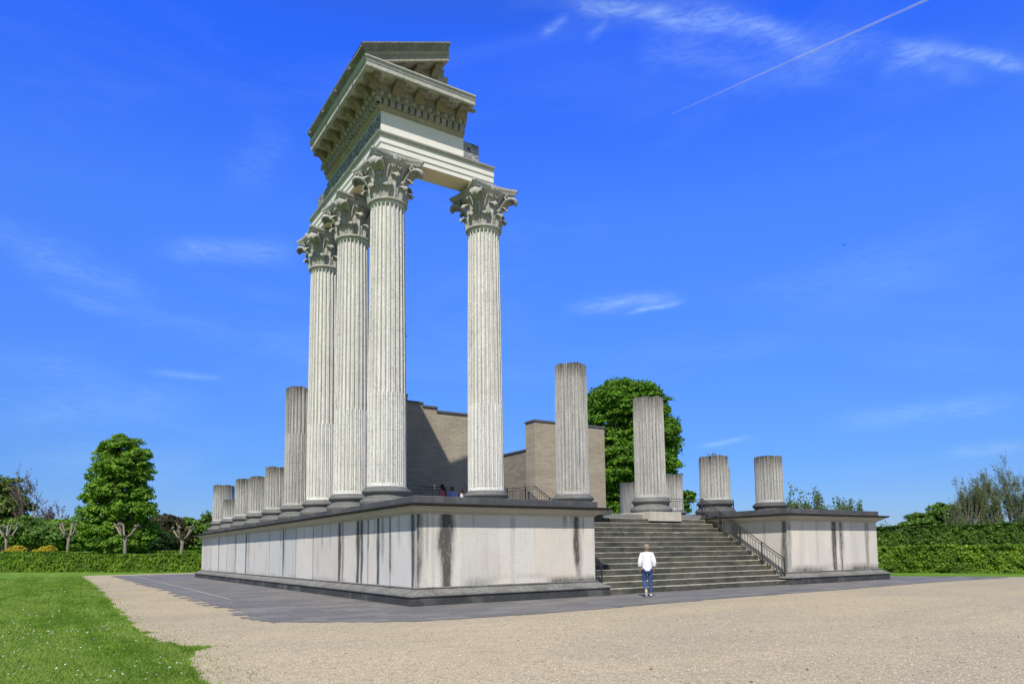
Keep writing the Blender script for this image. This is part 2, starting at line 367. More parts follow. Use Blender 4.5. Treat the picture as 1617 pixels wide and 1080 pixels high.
M['nosing'] = step_mat('worn_step_edge', (.40, .39, .34), (.20, .195, .17), k=.6)
def flat(name, col, rough=.6, metal=0, var=.15):
    mt, t, p, o = newmat(name); c = coords(t)
    n = t.noise(c, 12, 4, .6)
    t.l.new(t.mix(t.math('MULTIPLY', n, var * 2), col + (1,), tuple(.6 * a for a in col) + (1,)), p.inputs['Base Color'])
    p.inputs['Roughness'].default_value = rough; p.inputs['Metallic'].default_value = metal
    return mt
M['iron'] = flat('painted_iron', (.055, .058, .062), .5, .3)
M['shirt'] = flat('white_shirt', (.76, .78, .84), .9, var=.06)
M['jeans'] = flat('blue_jeans', (.05, .105, .27), .9, var=.6)
M['skin'] = flat('skin', (.42, .22, .14), .6)
M['hair'] = flat('grey_brown_hair', (.33, .27, .20), .8, var=.5)
M['darkhair'] = flat('dark_hair', (.02, .015, .012), .7)
M['shoe'] = flat('white_shoe', (.62, .63, .65), .6)
M['sole'] = flat('dark_sole', (.02, .02, .025), .7)
M['pink'] = flat('pink_shirt', (.55, .17, .15), .9)
M['bluew'] = flat('pale_blue_shirt', (.35, .45, .85), .9)
M['whitet'] = flat('white_top', (.6, .62, .66), .9)
M['navy'] = flat('navy_trousers', (.03, .035, .07), .9)

def leafmat(name, c1, c2, c3, trans=.35, rough=.6):
    mt, t, p, o = newmat(name)
    g = t.node('ShaderNodeNewGeometry').outputs['Random Per Island']
    col = t.ramp(g, (0, c1), (.5, c2), (1, c3))
    cn = t.noise(coords(t, False), .7, 5, .6)
    col = t.mix(t.ramp(cn, (.38, 0), (.62, .72)), col, tuple(.8 * a for a in c1) + (1,))
    t.l.new(col, p.inputs['Base Color']); p.inputs['Roughness'].default_value = rough; p.inputs['Specular IOR Level'].default_value = .3
    tr = t.node('ShaderNodeBsdfTranslucent'); t.l.new(t.mix(1.0, col, (1.0, 1.15, .55, 1), 'MULTIPLY'), tr.inputs[0])
    mx = t.node('ShaderNodeMixShader'); mx.inputs[0].default_value = trans
    t.l.new(p.outputs[0], mx.inputs[1]); t.l.new(tr.outputs[0], mx.inputs[2]); t.l.new(mx.outputs[0], o.inputs[0])
    return mt
M['chestnut'] = leafmat('chestnut_leaves', (.09, .20, .015), (.18, .35, .03), (.32, .50, .065))
M['chestnut2'] = leafmat('chestnut_leaves_deep', (.06, .155, .010), (.12, .275, .016), (.22, .40, .03))
M['hedge'] = leafmat('hedge_leaves', (.08, .17, .012), (.18, .32, .024), (.34, .50, .055), .35)
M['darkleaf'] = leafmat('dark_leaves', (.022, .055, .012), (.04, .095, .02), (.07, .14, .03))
M['midleaf'] = leafmat('mid_leaves', (.085, .175, .025), (.14, .26, .04), (.22, .36, .07))
M['bronze'] = leafmat('bronze_leaves', (.055, .048, .024), (.08, .072, .034), (.11, .11, .05), .25)
M['purple'] = leafmat('purple_leaves', (.10, .045, .055), (.16, .08, .09), (.22, .12, .13), .3)
M['paleleaf'] = leafmat('young_pale_leaves', (.11, .17, .05), (.17, .25, .08), (.24, .32, .12), .4)
M['olive'] = leafmat('olive_leaves', (.075, .085, .035), (.11, .12, .05), (.16, .165, .08), .3)
M['oliveg'] = leafmat('olive_green_leaves', (.10, .15, .035), (.16, .22, .055), (.23, .30, .09), .35)
M['hedge2'] = leafmat('rear_hedge_leaves', (.045, .10, .012), (.085, .175, .018), (.16, .28, .035), .3)
M['greyleaf'] = leafmat('grey_green_leaves', (.11, .15, .06), (.16, .215, .09), (.24, .30, .13), .4)
M['yellow'] = leafmat('yellow_leaves', (.42, .33, .02), (.58, .47, .04), (.70, .58, .07), .3)
M['grassb'] = leafmat_grass = leafmat('grass_blades', (.12, .235, .016), (.20, .35, .03), (.31, .47, .07), .4)
t_ = NT(M['grassb'].node_tree); pr_ = [n for n in t_.n if n.type == 'BSDF_PRINCIPLED'][0]; src = pr_.inputs['Base Color'].links[0].from_socket
c_ = coords(t_, False); st_ = t_.noise(t_.mapping(c_, (1, .14, 1), rot=(0, 0, .08)), .9, 4, .6, .6); ny_ = t_.noise(c_, .9, 7, .72)
col_ = t_.mix(t_.ramp(st_, (.44, 0), (.56, .75)), src, (.33, .45, .09, 1)); col_ = t_.mix(t_.ramp(ny_, (.48, 0), (.70, .65)), col_, (.27, .33, .07, 1))
t_.l.new(col_, pr_.inputs['Base Color'])
M['bark'] = stone('grey_bark', (.20, .175, .14), (.06, .052, .042), .5, .6, .6, .8, scale=2)
M['palebark'] = stone('plane_bark', (.29, .26, .20), (.09, .078, .06), .3, .9, .4, .6, scale=2)
M['twig'] = flat('twig_bark', (.26, .235, .20), .9)
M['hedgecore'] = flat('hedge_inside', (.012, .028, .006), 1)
M['petal'] = flat('daisy_petals', (.75, .75, .72), .8, var=.05)

# ------------------------------------------------------------------ ground
def grass_mat():
    mt, t, p, o = newmat('mown_lawn'); c = coords(t, False)
    n1 = t.noise(c, .25, 6, .6, .4); n2 = t.noise(c, 3.5, 7, .7); nf = t.noise(c, 60, 4, .7)
    mp = t.mapping(c, (1, .14, 1), rot=(0, 0, .08)); st = t.noise(mp, .9, 4, .6, .6)
    col = t.mix(t.ramp(n1, (.35, 0), (.65, 1)), (.10, .215, .02, 1), (.15, .29, .03, 1))
    col = t.mix(t.ramp(st, (.46, 0), (.58, .75)), col, (.20, .31, .055, 1))
    col = t.mix(t.ramp(n2, (.5, 0), (.75, .5)), col, (.06, .15, .010, 1))
    col = t.mix(t.ramp(nf, (.5, 0), (.8, .5)), col, (.16, .25, .04, 1))
    t.l.new(col, p.inputs['Base Color']); p.inputs['Roughness'].default_value = 1; p.inputs['Specular IOR Level'].default_value = .1
    b = t.node('ShaderNodeBump'); b.inputs['Strength'].default_value = .8; b.inputs['Distance'].default_value = .05
    t.l.new(t.math('ADD', nf, n2), b.inputs['Height']); t.l.new(b.outputs[0], p.inputs['Normal'])
    return mt
def gravel_mat():
    mt, t, p, o = newmat('fine_gravel'); c = coords(t, False)
    n1 = t.noise(c, .35, 7, .65, .3); n2 = t.noise(t.mapping(c, (1, 1, 1), rot=(0, 0, .5)), 2.6, 7, .7)
    v = t.node('ShaderNodeTexVoronoi', i_Scale=44.0); t.l.new(c, v.inputs['Vector'])
    v2 = t.node('ShaderNodeTexVoronoi', i_Scale=17.0); t.l.new(c, v2.inputs['Vector'])
    sx = t.node('ShaderNodeSeparateXYZ'); t.l.new(v.outputs['Color'], sx.inputs[0])
    sx2 = t.node('ShaderNodeSeparateXYZ'); t.l.new(v2.outputs['Color'], sx2.inputs[0])
    col = t.mix(t.ramp(n1, (.35, 0), (.65, 1)), (.56, .465, .295, 1), (.50, .42, .265, 1))
    col = t.mix(t.ramp(n2, (.5, 0), (.75, .5)), col, (.30, .25, .175, 1))
    col = t.mix(t.ramp(t.noise(t.mapping(c, (.6, 1.4, 1)), .16, 5, .6, .8), (.42, 0), (.62, .55)), col, (.36, .32, .235, 1))
    col = t.mix(t.ramp(t.noise(c, 1.1, 8, .75), (.60, 0), (.72, .4)), col, (.27, .25, .17, 1))
    col = t.mix(t.ramp(sx.outputs[0], (0, .6), (.35, 0)), col, (.24, .19, .13, 1))
    col = t.mix(t.ramp(sx.outputs[1], (.72, 0), (1, .6)), col, (.76, .67, .50, 1))
    col = t.mix(t.ramp(sx2.outputs[0], (.9, 0), (1, .45)), col, (.16, .14, .10, 1))
    t.l.new(col, p.inputs['Base Color']); p.inputs['Roughness'].default_value = .95
    b = t.node('ShaderNodeBump'); b.inputs['Strength'].default_value = .7; b.inputs['Distance'].default_value = .02
    t.l.new(t.math('ADD', t.math('MULTIPLY', v.outputs['Distance'], -1.0), sx.outputs[0]), b.inputs['Height']); t.l.new(b.outputs[0], p.inputs['Normal'])
    return mt
def pave_mat():
    mt, t, p, o = newmat('slate_paving'); c = coords(t, False)
    br = t.node('ShaderNodeTexBrick', i_Scale=1.0, offset=.43); t.l.new(c, br.inputs['Vector'])
    br.inputs['Brick Width'].default_value = 1.15; br.inputs['Row Height'].default_value = .55; br.inputs['Mortar Size'].default_value = .012
    br.inputs['Color1'].default_value = (.225, .215, .198, 1); br.inputs['Color2'].default_value = (.145, .139, .130, 1); br.inputs['Mortar'].default_value = (.055, .055, .062, 1)
    n1 = t.noise(t.mapping(c, (.5, 2, 1)), 1.2, 8, .7, .4); nf = t.noise(c, 30, 6, .7)
    col = t.mix(t.ramp(n1, (.45, 0), (.75, .6)), br.outputs[0], (.12, .122, .135, 1))
    col = t.mix(t.ramp(nf, (.5, 0), (.8, .4)), col, (.34, .325, .30, 1))
    t.l.new(col, p.inputs['Base Color']); p.inputs['Roughness'].default_value = .75
    b = t.node('ShaderNodeBump'); b.inputs['Strength'].default_value = .5; b.inputs['Distance'].default_value = .02
    t.l.new(t.math('ADD', t.math('MULTIPLY', br.outputs['Fac'], -1.0), n1), b.inputs['Height']); t.l.new(b.outputs[0], p.inputs['Normal'])
    return mt
M['grass'] = grass_mat(); M['gravel'] = gravel_mat(); M['pave'] = pave_mat()
M['line'] = stone('pale_gravel_joint', (.50, .43, .30), (.25, .22, .16), .1, .6, .5, .3)
g = MB(); G_ = 2500
g.add([(-G_, -G_, 0), (G_, -G_, 0), (G_, G_, 0), (-G_, G_, 0)], [(0, 1, 2, 3)]); tag(g.build('ground', M['grass']), kind='structure')
def grass_edge(y):      # x of the lawn's edge against the gravel
    ys = [-60, -16, -9.9, -7.5, -6.6, -6.2, -5.7, -4.6, -.4, 8, 25, 60]; xs = [-7.9, -7.7, -7.45, -7.4, -7.2, -6.95, -7.2, -7.5, -7.6, -7.4, -7.1, -6.9]
    return np.interp(y, ys, xs) + (vn(np.asarray(y) * 2.1, 3.3) - .5) * .26 + (vn(np.asarray(y) * 9, 7.7) - .5) * .16
def polyfill(name, pts, z, mat, kind='structure'):
    from mathutils.geometry import tessellate_polygon
    me = bpy.data.meshes.new(name); V3 = [Vector((p[0], p[1], z)) for p in pts]; F3 = []
    for a, b, c in tessellate_polygon([V3]):
        ar = (V3[b] - V3[a]).cross(V3[c] - V3[a]).z
        if abs(ar) > 1e-7: F3.append((a, b, c) if ar > 0 else (a, c, b))
    me.from_pydata([tuple(v) for v in V3], [], F3); me.materials.append(mat)
    o = bpy.data.objects.new(name, me); COL.objects.link(o); return tag(o, kind=kind)
edge = [(grass_edge(y), y) for y in np.concatenate([np.arange(-60, -16, 2), np.arange(-16, 20, .12), np.arange(20, 51.5, .5)])]
pts = [(float(a), float(b)) for a, b in edge]
pts += [(0, 51.3), (26, 51.3), (27.2, 8), (28.0, 3.4), (30.4, -1.2), (33.5, -7.5), (52, -44), (60, -60)]
polyfill('gravel_path', pts, .004, M['gravel'])
# paving round the podium, outer edge of uneven stone ends
rd = random.Random(3)
pe = []
y = 47.5
while y > -2.0:
    x = -4.85 + rd.uniform(-.28, .25); pe.append((x, y)); y -= .55; pe.append((x, y))
for k in range(1, 6):
    a = k / 6; x = -4.9 + 2.8 * a ** 1.3; yy = -2.0 - 2.45 * a; pe.append((x, yy)); pe.append((x + rd.uniform(.05, .3), yy))
x = -2.1
while x < 30:
    yb = np.interp(x, [-2, 1, 8, 16, 24, 32], [-4.45, -4.65, -4.0, -3.65, -3.15, -3.4]) + rd.uniform(-.05, .05)
    pe.append((x, yb)); x += rd.uniform(.6, 1.2); pe.append((x, yb))
pe += [(30.9, -2.9), (30.2, -1.1), (28.0, 3.3), (27.0, 8.0), (27.0, 47.5)]
polyfill('stone_pavement', pe, .012, M['pave'])
lm = MB()
def strip(mb, P, w, z):
    for (x1, y1), (x2, y2) in zip(P[:-1], P[1:]):
        d = np.array([x2 - x1, y2 - y1]); d /= np.linalg.norm(d); n = np.array([-d[1], d[0]]) * w / 2
        mb.add([(x1 + n[0], y1 + n[1], z), (x1 - n[0], y1 - n[1], z), (x2 - n[0], y2 - n[1], z), (x2 + n[0], y2 + n[1], z)], [(0, 1, 2, 3)])
strip(lm, [(-3.5, 47), (-3.6, 20), (-3.74, 7.5)], .07, .0165)
strip(lm, [(-3.72, 7.42), (-.28, 6.7)], .07, .0165)
tag(lm.build('paving_joint_strip', M['line']), kind='structure')

# ------------------------------------------------------------------ podium
PW, PL, I1, I2 = 24.885, 36.75, 7.11, 17.775
H = 3.32
ZS = 4.03
A, B, T = 1.25, 5.175, 3.757
CX = [1.25, 5.57, 10.02, 14.68, 19.12, 23.46]
PATH = [(0, 0), (I1, 0), (I1, 5.2), (I2, 5.2), (I2, 0), (PW, 0), (PW, PL), (0, PL)]
def offs(path, q):
    n = len(path); out = []
    for i in range(n):
        p0 = np.array(path[i - 1], float); p1 = np.array(path[i], float); p2 = np.array(path[(i + 1) % n], float)
        d1 = (p1 - p0) / np.linalg.norm(p1 - p0); d2 = (p2 - p1) / np.linalg.norm(p2 - p1)
        n1 = np.array([d1[1], -d1[0]]); n2 = np.array([d2[1], -d2[0]])
        out.append(p1 + q * (n1 + n2) / (1 + np.dot(n1, n2)))
    return out
def sweep(mb, path, prof, closed_prof=False):
    rings = [offs(path, q) for q, z in prof]; n = len(path); vs = []; fs = []
    for r, (q, z) in zip(rings, prof): vs += [(p[0], p[1], z) for p in r]
    for i in range(len(prof) - 1):
        for j in range(n):
            a = i * n + j; b = i * n + (j + 1) % n; fs.append((a, b, b + n, a + n))
    mb.add(vs, fs)
pod = empty('temple_podium', (0, 0, 0), 0, 'long pale plastered temple podium with dark ledge and black vertical stains', 'podium')
mb = MB(); sweep(mb, PATH, [(-.3, .0), (.26, 0), (.26, .268)]); mb.build('plinth_course', M['plinth'], pod)
mb = MB(); sweep(mb, PATH, [(.20, .262), (.285, .268), (.305, .29), (.305, .325), (.285, .35), (.235, .352), (.23, .365), (.20, .37), (.12, .405), (.05, .45), (.0, .475), (-.035, .478), (-.035, .505), (-.02, .507), (-.02, .53), (-.06, .533), (-.1, .545)]); mb.build('base_moulding', M['plinthm'], pod, smooth=True, autos=30)
mb = MB(); sweep(mb, PATH, [(-.1, 2.77), (-.07, 2.775), (-.07, 2.80), (-.045, 2.803), (-.045, 2.825), (.0, 2.84), (.06, 2.865), (.12, 2.90), (.18, 2.945), (.21, 2.95), (.21, 2.975), (.25, 2.98), (.25, 3.0)]); mb.build('crown_moulding', M['mould'], pod, smooth=True, autos=30)
mb = MB(); sweep(mb, PATH, [(-.1, 2.998), (.27, 2.998), (.33, 3.01), (.356, 3.03), (.356, 3.07), (.34, 3.085), (-.05, 3.11)]); mb.build('ledge', M['ledge'], pod)
mb = MB(); sweep(mb, PATH, [(0, 3.095), (0, 3.135), (-.02, 3.15), (-1.2, 3.15)])
mb.bbox(1.19, PW - 1.19, 6.3, PL - 1.19, 2.9, 3.152); mb.build('edge_slab', M['slab'], pod)
mb = MB()
rd = random.Random(8)
def curb(x0, x1, y0, y1, horizontal=True):
    a = x0 if horizontal else y0; e = x1 if horizontal else y1
    while a < e - .05:
        w = min(rd.uniform(.9, 1.5), e - a)
        if e - a - w < .4: w = e - a
        dz = rd.uniform(-.006, .006); g_ = .004
        mb = MB()
        if horizontal: mb.bbox(a + g_, a + w - g_, y0 + rd.uniform(0, .006), y1, 3.11, H + dz, .012)
        else: mb.bbox(x0 + rd.uniform(0, .006), x1, a + g_, a + w - g_, 3.11, H + dz, .012)
        mb.build('curb_stone', M['slab'], pod); a += w
curb(0, I1, 0, 1.1); curb(I2, PW, 0, 1.1); curb(0, 1.0, 1.105, 4.0, False); curb(PW - 1, PW, 1.105, 4.0, False)
curb(I2, I2 + .9, 1.105, 4.0, False); curb(I1 - .9, I1, 1.105, 4.0, False)
mb = MB(); mb.box(2.6, PW - 2.6, 6.4, PL - 2.6, 3.0, 3.2); mb.box(I1, I2, 4.7, 6.395, 2.5, 3.205)
mb.box(.4, I1 - .3, .6, 6.0, 3.0, 3.16); mb.box(I2 + .3, PW - .4, .6, 6.0, 3.0, 3.16); mb.build('platform_floor', M['floor'], pod)

def pxs(xs, ax, val, yp=890):
    out = []
    for x in xs:
        v = ray(x, yp); k = (val - CAM[ax]) / v[ax]; out.append((CAM + v * k)[1 - ax])
    return out
def dado(name, fixed, axis, s0, s1, nrm, stains, seams, seed=0, tone=(1, 1, 1), bot=.5, panels=()):
    """axis: which coordinate runs along the wall; stains: (s, halfwidth, strength, length 0..1)"""
    ds, dz = .05, .07; ns = max(2, int((s1 - s0) / ds)); nz = 32
    ss = np.linspace(s0, s1, ns + 1); zs = np.linspace(.54, 2.775, nz + 1)
    SS, ZZ = np.meshgrid(ss, zs, indexing='ij')
    st = np.zeros_like(SS)
    r3 = np.random.RandomState(seed + 50); extra = []
    for (s, hw, k, ln) in stains:
        if k > .7:
            for q in range(4): extra.append((s + r3.randn() * .28, r3.uniform(.018, .05), r3.uniform(.25, .6), r3.uniform(.25, .9)))
    stains = list(stains) + extra
    wob = (vn(ZZ * 1.6 + seed, seed + 4.1) - .5) * .12
    for (s, hw, k, ln) in stains:
        d = np.abs(SS - s - wob * min(1, hw * 3)) / (hw * (.45 + .35 * np.sin(np.clip((ZZ - .3) / 2.6, 0, 1) * 2.6) ** 2 + .5 * vn(ZZ * 1.6, seed + s * 3.7)))
        prof = np.clip(.95 * np.exp(-(d * .95) ** 2.4) + .35 * np.exp(-(d * .45) ** 2) * vn(SS * 7 + seed, ZZ * .8), 0, 1)
        fall = np.clip(((ZZ - .54) / 2.24 - (1 - ln)) * 4 + .3, 0, 1) if ln < 1 else 1
        st = np.maximum(st, k * prof * fall)
    st = np.maximum(st, bot * .8 * np.clip((1.0 - ZZ) / .42, 0, 1) ** 1.5 * np.clip(vn(SS * .9 + seed, ZZ * 2) * 2.0 - .35, 0, 1))
    st = np.maximum(st, .30 * np.clip((vn(SS * 3.1 + seed, 1.1) - .62) * 4, 0, 1) * np.clip(vn(SS * 3.1, ZZ * .7 + seed), 0, 1))
    tn = np.ones(SS.shape + (3,)) * np.array(tone)
    bounds = sorted(seams); joints = list(bounds); bounds = sorted(list(bounds) + list(panels))
    for pz_ in panels: st = np.maximum(st, .16 * np.exp(-((SS - pz_) / .05) ** 2) * (.4 + vn(ZZ * 3, pz_)))
    idx = np.searchsorted(np.array(bounds) if bounds else np.array([1e9]), SS)
    r2 = np.random.RandomState(seed + 3); pt = 1 + (r2.rand(len(bounds) + 2) - .5) * .12; wm = (r2.rand(len(bounds) + 2) - .5) * .07
    tn = tn * pt[idx][..., None]; tn[..., 0] *= 1 + wm[idx]; tn[..., 2] *= 1 - wm[idx]
    V = np.zeros(SS.shape + (3,)); V[..., axis] = SS; V[..., 1 - axis] = fixed; V[..., 2] = ZZ
    V[..., 1 - axis] += nrm * (vn(SS * 1.3 + seed, ZZ * 1.2) - .5) * .012
    a = (np.arange(ns)[:, None] * (nz + 1) + np.arange(nz)[None]).ravel()
    Fq = np.stack([a, a + nz + 1, a + nz + 2, a + 1], 1)
    flip = (axis == 0 and nrm > 0) or (axis == 1 and nrm < 0)
    if flip: Fq = Fq[:, ::-1]
    o = fastmesh(name, V.reshape(-1, 3), Fq, M['dado'], pod)
    me = o.data
    at1 = me.attributes.new('stain', 'FLOAT', 'POINT'); at1.data.foreach_set('value', st.ravel().astype(np.float32))
    at2 = me.attributes.new('tone', 'FLOAT_COLOR', 'POINT'); at2.data.foreach_set('color', np.concatenate([tn, np.ones(SS.shape + (1,))], 2).ravel().astype(np.float32))
    me.polygons.foreach_set('use_smooth', [True] * len(me.polygons))
    # thin dark joints between the wall slabs
    for s in joints:
        w = .006; jb = MB()
        lo, hi = fixed + nrm * .0065, fixed + nrm * .0072
        if axis == 0: jb.box(s - w, s + w, min(lo - nrm * .02, hi), max(lo - nrm * .02, hi), .545, 2.77)
        else: jb.box(min(lo - nrm * .02, hi), max(lo - nrm * .02, hi), s - w, s + w, .545, 2.77)
        jb.build('wall_joint', M['ledge'], o)
    return o
seamL = pxs([322, 333, 345, 358, 371, 388, 425, 447, 534.5, 565, 581, 597, 616], 0, .1)
seamL2 = pxs([467, 494], 0, .1)
stL = [(s, .05, .32, 1) for s in seamL] + [(s, .06, .25, .7) for s in seamL2]
for x, w, k, l in ((345, .16, .6, 1), (372, .14, .6, 1), (388, .16, .8, 1), (392, .2, .4, 1), (447, .11, .95, 1), (508, .12, .4, .5), (536, .17, 1, 1), (541, .12, .6, 1), (565, .16, 1, 1), (571, .13, .95, 1), (581, .08, .6, .6), (597, .11, .9, 1), (604, .1, .5, .7), (616, .08, .7, .9), (630, .1, .35, .5), (652, .13, 1, 1), (657, .2, .4, 1), (521, .07, .4, .5), (480, .07, .35, .4), (410, .1, .35, .5)):
    stL.append((pxs([x], 0, .1)[0], w, k, l))
dado('wall_face', .1, 1, .1, PL - .1, -1, stL, seamL + seamL2, 1, (.96, .98, 1.03), .35)
stF = [(pxs([x], 1, .1)[0], w, k, l) for x, w, k, l in ((658, .15, .95, 1), (705, .24, 1, 1), (711, .12, .7, .8), (748, .05, .3, .3), (811, .12, .35, .35), (893, .10, .5, .25), (904, .1, .5, .2), (911, .11, .95, .85), (913, .16, .5, 1), (684, .05, .3, 1), (940, .12, .2, 1))]
dado('wall_face', .1, 0, .1, I1 - .1, -1, stF, [], 2, (1.0, .985, .96), 1.0, pxs([675, 732, 789, 845, 900], 1, .1))
stR = [(pxs([x], 1, .1)[0], w, k, l) for x, w, k, l in ((1318, .14, .95, 1), (1321, .08, 1, 1), (1330, .13, .75, 1), (1371, .14, .55, 1), (1268, .3, .2, 1), (1248, .12, .5, 1))]
dado('wall_face', .1, 0, I2 + .1, PW - .1, -1, stR, [], 3, (1, .985, .965), 1.1, pxs([1278, 1304, 1345], 1, .1))
dado('wall_face', I2 + .1, 1, .1, 5.1, -1, [(.28, .14, .8, 1), (1.3, .1, .3, .6), (3.0, .3, .6, .5)], [], 4, (.95, .95, .95), .6)
dado('wall_face', I1 - .1, 1, .1, 5.1, 1, [(.5, .15, .6, 1)], [], 5)
dado('wall_face', PW - .1, 1, .1, PL - .1, 1, [(k * 3.0 + 1.2, .14, .8, 1) for k in range(11)], [], 6)
dado('wall_face', PL - .1, 0, .1, PW - .1, 1, [(k * 3.1 + 1.2, .14, .8, 1) for k in range(7)], [], 7)

# stairs
stair = empty('stone_staircase', ((I1 + I2) / 2, 0, 0), 0, 'broad flight of dark weathered stone steps up the podium front', 'staircase')
rd = random.Random(21)
for k in range(15):
    y0 = .02 + k * .3345; z0, z1 = k * .2145, (k + 1) * .2145
    mb = MB(); x = I1 - .08 - (-I1 * 0); x0, x1 = I1 - .09, I2 + .09
    # nosing strip follows a worn, slightly uneven edge
    n = 90; xs = np.linspace(x0, x1, n); w1 = (vn(xs * 2.3, k * 3.1) - .5) * .014; chip = np.clip(vn(xs * 5.1, k * 7.7) - .8, 0, 1) * .12
    zt = z1 + w1 * .4; P = []
    for i in range(n):
        P += [(xs[i], y0, z0 - .002), (xs[i], y0 + w1[i] * .3, z1 - .030 - chip[i]), (xs[i], y0 - .006 + chip[i] * .5, z1 - .022 - chip[i]), (xs[i], y0 + .004 + chip[i] * .6, z1 - .004 - chip[i] * .3), (xs[i], y0 + .03 + chip[i], zt[i]), (xs[i], y0 + .345 if k < 14 else 5.25, zt[i])]
    Fq = []; mi = []
    for i in range(n - 1):
        for j in range(5):
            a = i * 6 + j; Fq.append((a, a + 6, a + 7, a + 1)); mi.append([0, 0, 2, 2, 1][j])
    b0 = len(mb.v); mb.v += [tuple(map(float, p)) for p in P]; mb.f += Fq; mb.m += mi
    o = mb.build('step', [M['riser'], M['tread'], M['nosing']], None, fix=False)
    o.parent = stair; o.matrix_parent_inverse = Matrix.Translation((-(I1 + I2) / 2, 0, 0))

# ------------------------------------------------------------------ columns
def shaft_mesh(h, r0, r1, zc, seed, broken=True, fluted=True, name='shaft', mat=None, parent=None, z0=0.0, topfl=False):
    NF, NS = 24, 14; n = NF * NS
    th = np.arange(n) / n * 2 * pi; tt = (np.arange(n) % NS) / NS
    s = np.clip((tt - .09) / .82, 0, 1); uu = np.abs(2 * s - 1); ins = ((tt > .08) & (tt < .92))
    hw = .8 * (2 * pi * r0 / NF) / 2
    za = .06
    rows = [0, .03] + list(za + hw * np.array([0, .15, .35, .6, .85, 1.05]))
    if zc and zc < h - .3: rows += [zc - .02 - hw, zc - hw * .5, zc - .005, zc + .005]
    rows += list(np.arange(.6, h - .25, .55))
    if topfl: rows += list(h - .1 - hw * np.array([1.05, .85, .6, .35, .15, 0])) + [h - .03]
    rows = sorted(set([round(x, 4) for x in rows if x < h - .01])) + [h]
    V = []; Wt = []
    rr = np.random.RandomState(seed)
    joints = np.cumsum(rr.uniform(.8, 1.5, 14))
    for z in rows:
        f = z / 11.1
        r = r0 + (r1 - r0) * (f * .35 + .65 * f * f) if h < 11 else r0 + (r1 - r0) * ((z / h) * .35 + .65 * (z / h) ** 2)
        hz = z - za
        def act(hz):
            if hz <= 0: return np.zeros(n)
            if hz >= hw: return np.ones(n)
            lim = sqrt(max(0, 1 - (1 - hz / hw) ** 2)); return np.clip((lim - uu) * 6, 0, 1)
        a = act(hz)
        if topfl: a = a * act(h - .1 - z)
        c = np.sqrt(np.clip(1 - uu ** 2, 0, 1)) * ins
        if zc and z < zc: d = (.008 + .075 * (1 - c) ** .55) * ins
        else: d = .105 * c ** .8
        d = d * a if fluted else d * 0
        rad = r * (1) - d * (r / r0) + (0 if z < .02 else 0)
        if z < .03: rad = rad + .012
        # weathered chips
        rad = rad - .012 * np.clip(vn(th * 6 + seed, z * 1.9) - .72, 0, 1) * 4
        zz = np.full(n, z)
        if z == h and broken:
            zz = zz + (vn(th * 2.2 + seed, seed * 1.3) - .5) * .10 - .03 * np.clip(vn(th * 7 + seed, 5) - .6, 0, 1)
        V.append(np.stack([rad * np.cos(th), rad * np.sin(th), zz + z0], 1))
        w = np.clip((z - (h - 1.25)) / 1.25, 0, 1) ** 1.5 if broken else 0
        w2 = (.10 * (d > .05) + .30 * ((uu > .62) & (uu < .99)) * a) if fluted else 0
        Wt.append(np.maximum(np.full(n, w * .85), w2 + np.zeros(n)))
    nr = len(rows)
    zt = h + z0
    rt = np.linalg.norm(V[-1][:, :2], axis=1)
    V.append(np.stack([rt * .93 * np.cos(th), rt * .93 * np.sin(th), V[-1][:, 2] + .012], 1)); Wt.append(np.full(n, .9 if broken else 0))
    V = np.concatenate(V); Wt = np.concatenate(Wt); V = np.vstack([V, [0, 0, zt + .02]]); Wt = np.append(Wt, .9 if broken else 0)
    me = bpy.data.meshes.new(name); F_ = []
    for i in range(nr):
        b = i * n
        for j in range(n):
            k2 = (j + 1) % n; F_.append((b + j, b + k2, b + n + k2, b + n + j))
    b = nr * n
    for j in range(n): F_.append((b + j, b + (j + 1) % n, len(V) - 1))
    me.from_pydata([tuple(v) for v in V], [], F_)
    at1 = me.attributes.new('weather', 'FLOAT', 'POINT'); at1.data.foreach_set('value', Wt.astype(np.float32))
    me.materials.append(mat); me.update()
    o = bpy.data.objects.new(name, me); COL.objects.link(o); o.parent = parent
    return o
BASEP = [(.90, 0), (.955, .02), (.985, .07), (.995, .13), (.985, .19), (.955, .235), (.90, .26), (.87, .262), (.87, .30), (.82, .32), (.80, .36), (.81, .40), (.845, .42),
         (.845, .445), (.875, .455), (.905, .49), (.915, .53), (.905, .575), (.875, .605), (.83, .612), (.83, .65), (.79, .66), (.755, .69), (.745, .712)]
def column(x, y, h, label, group, kind='stump', seed=1, z=H, zc=3.5, plinth='slab', full=False, rot=0):
    t = empty('temple_column' if full else 'broken_column', (x, y, z), rot, label, 'column', group)
    mb = MB(); mb.lathe(BASEP, 64)
    mb.build('column_base', M['base'] if kind != 'dark' else M['darkbase'], t, smooth=True, autos=35)
    mb = MB(); hs = 1.17
    if plinth == 'pale': mb.bbox(-.98, .98, -.98, .98, -.42, -.002, .015)
    else: mb.bbox(-hs, hs, -hs, hs, -.2, -.002, .015)
    o = mb.build('plinth', M[plinth], t); o.rotation_euler[2] = -rot
    if full:
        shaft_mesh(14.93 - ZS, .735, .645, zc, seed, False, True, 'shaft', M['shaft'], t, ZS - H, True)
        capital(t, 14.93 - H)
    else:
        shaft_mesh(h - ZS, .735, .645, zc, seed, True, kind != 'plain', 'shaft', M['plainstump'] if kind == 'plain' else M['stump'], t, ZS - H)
    return t

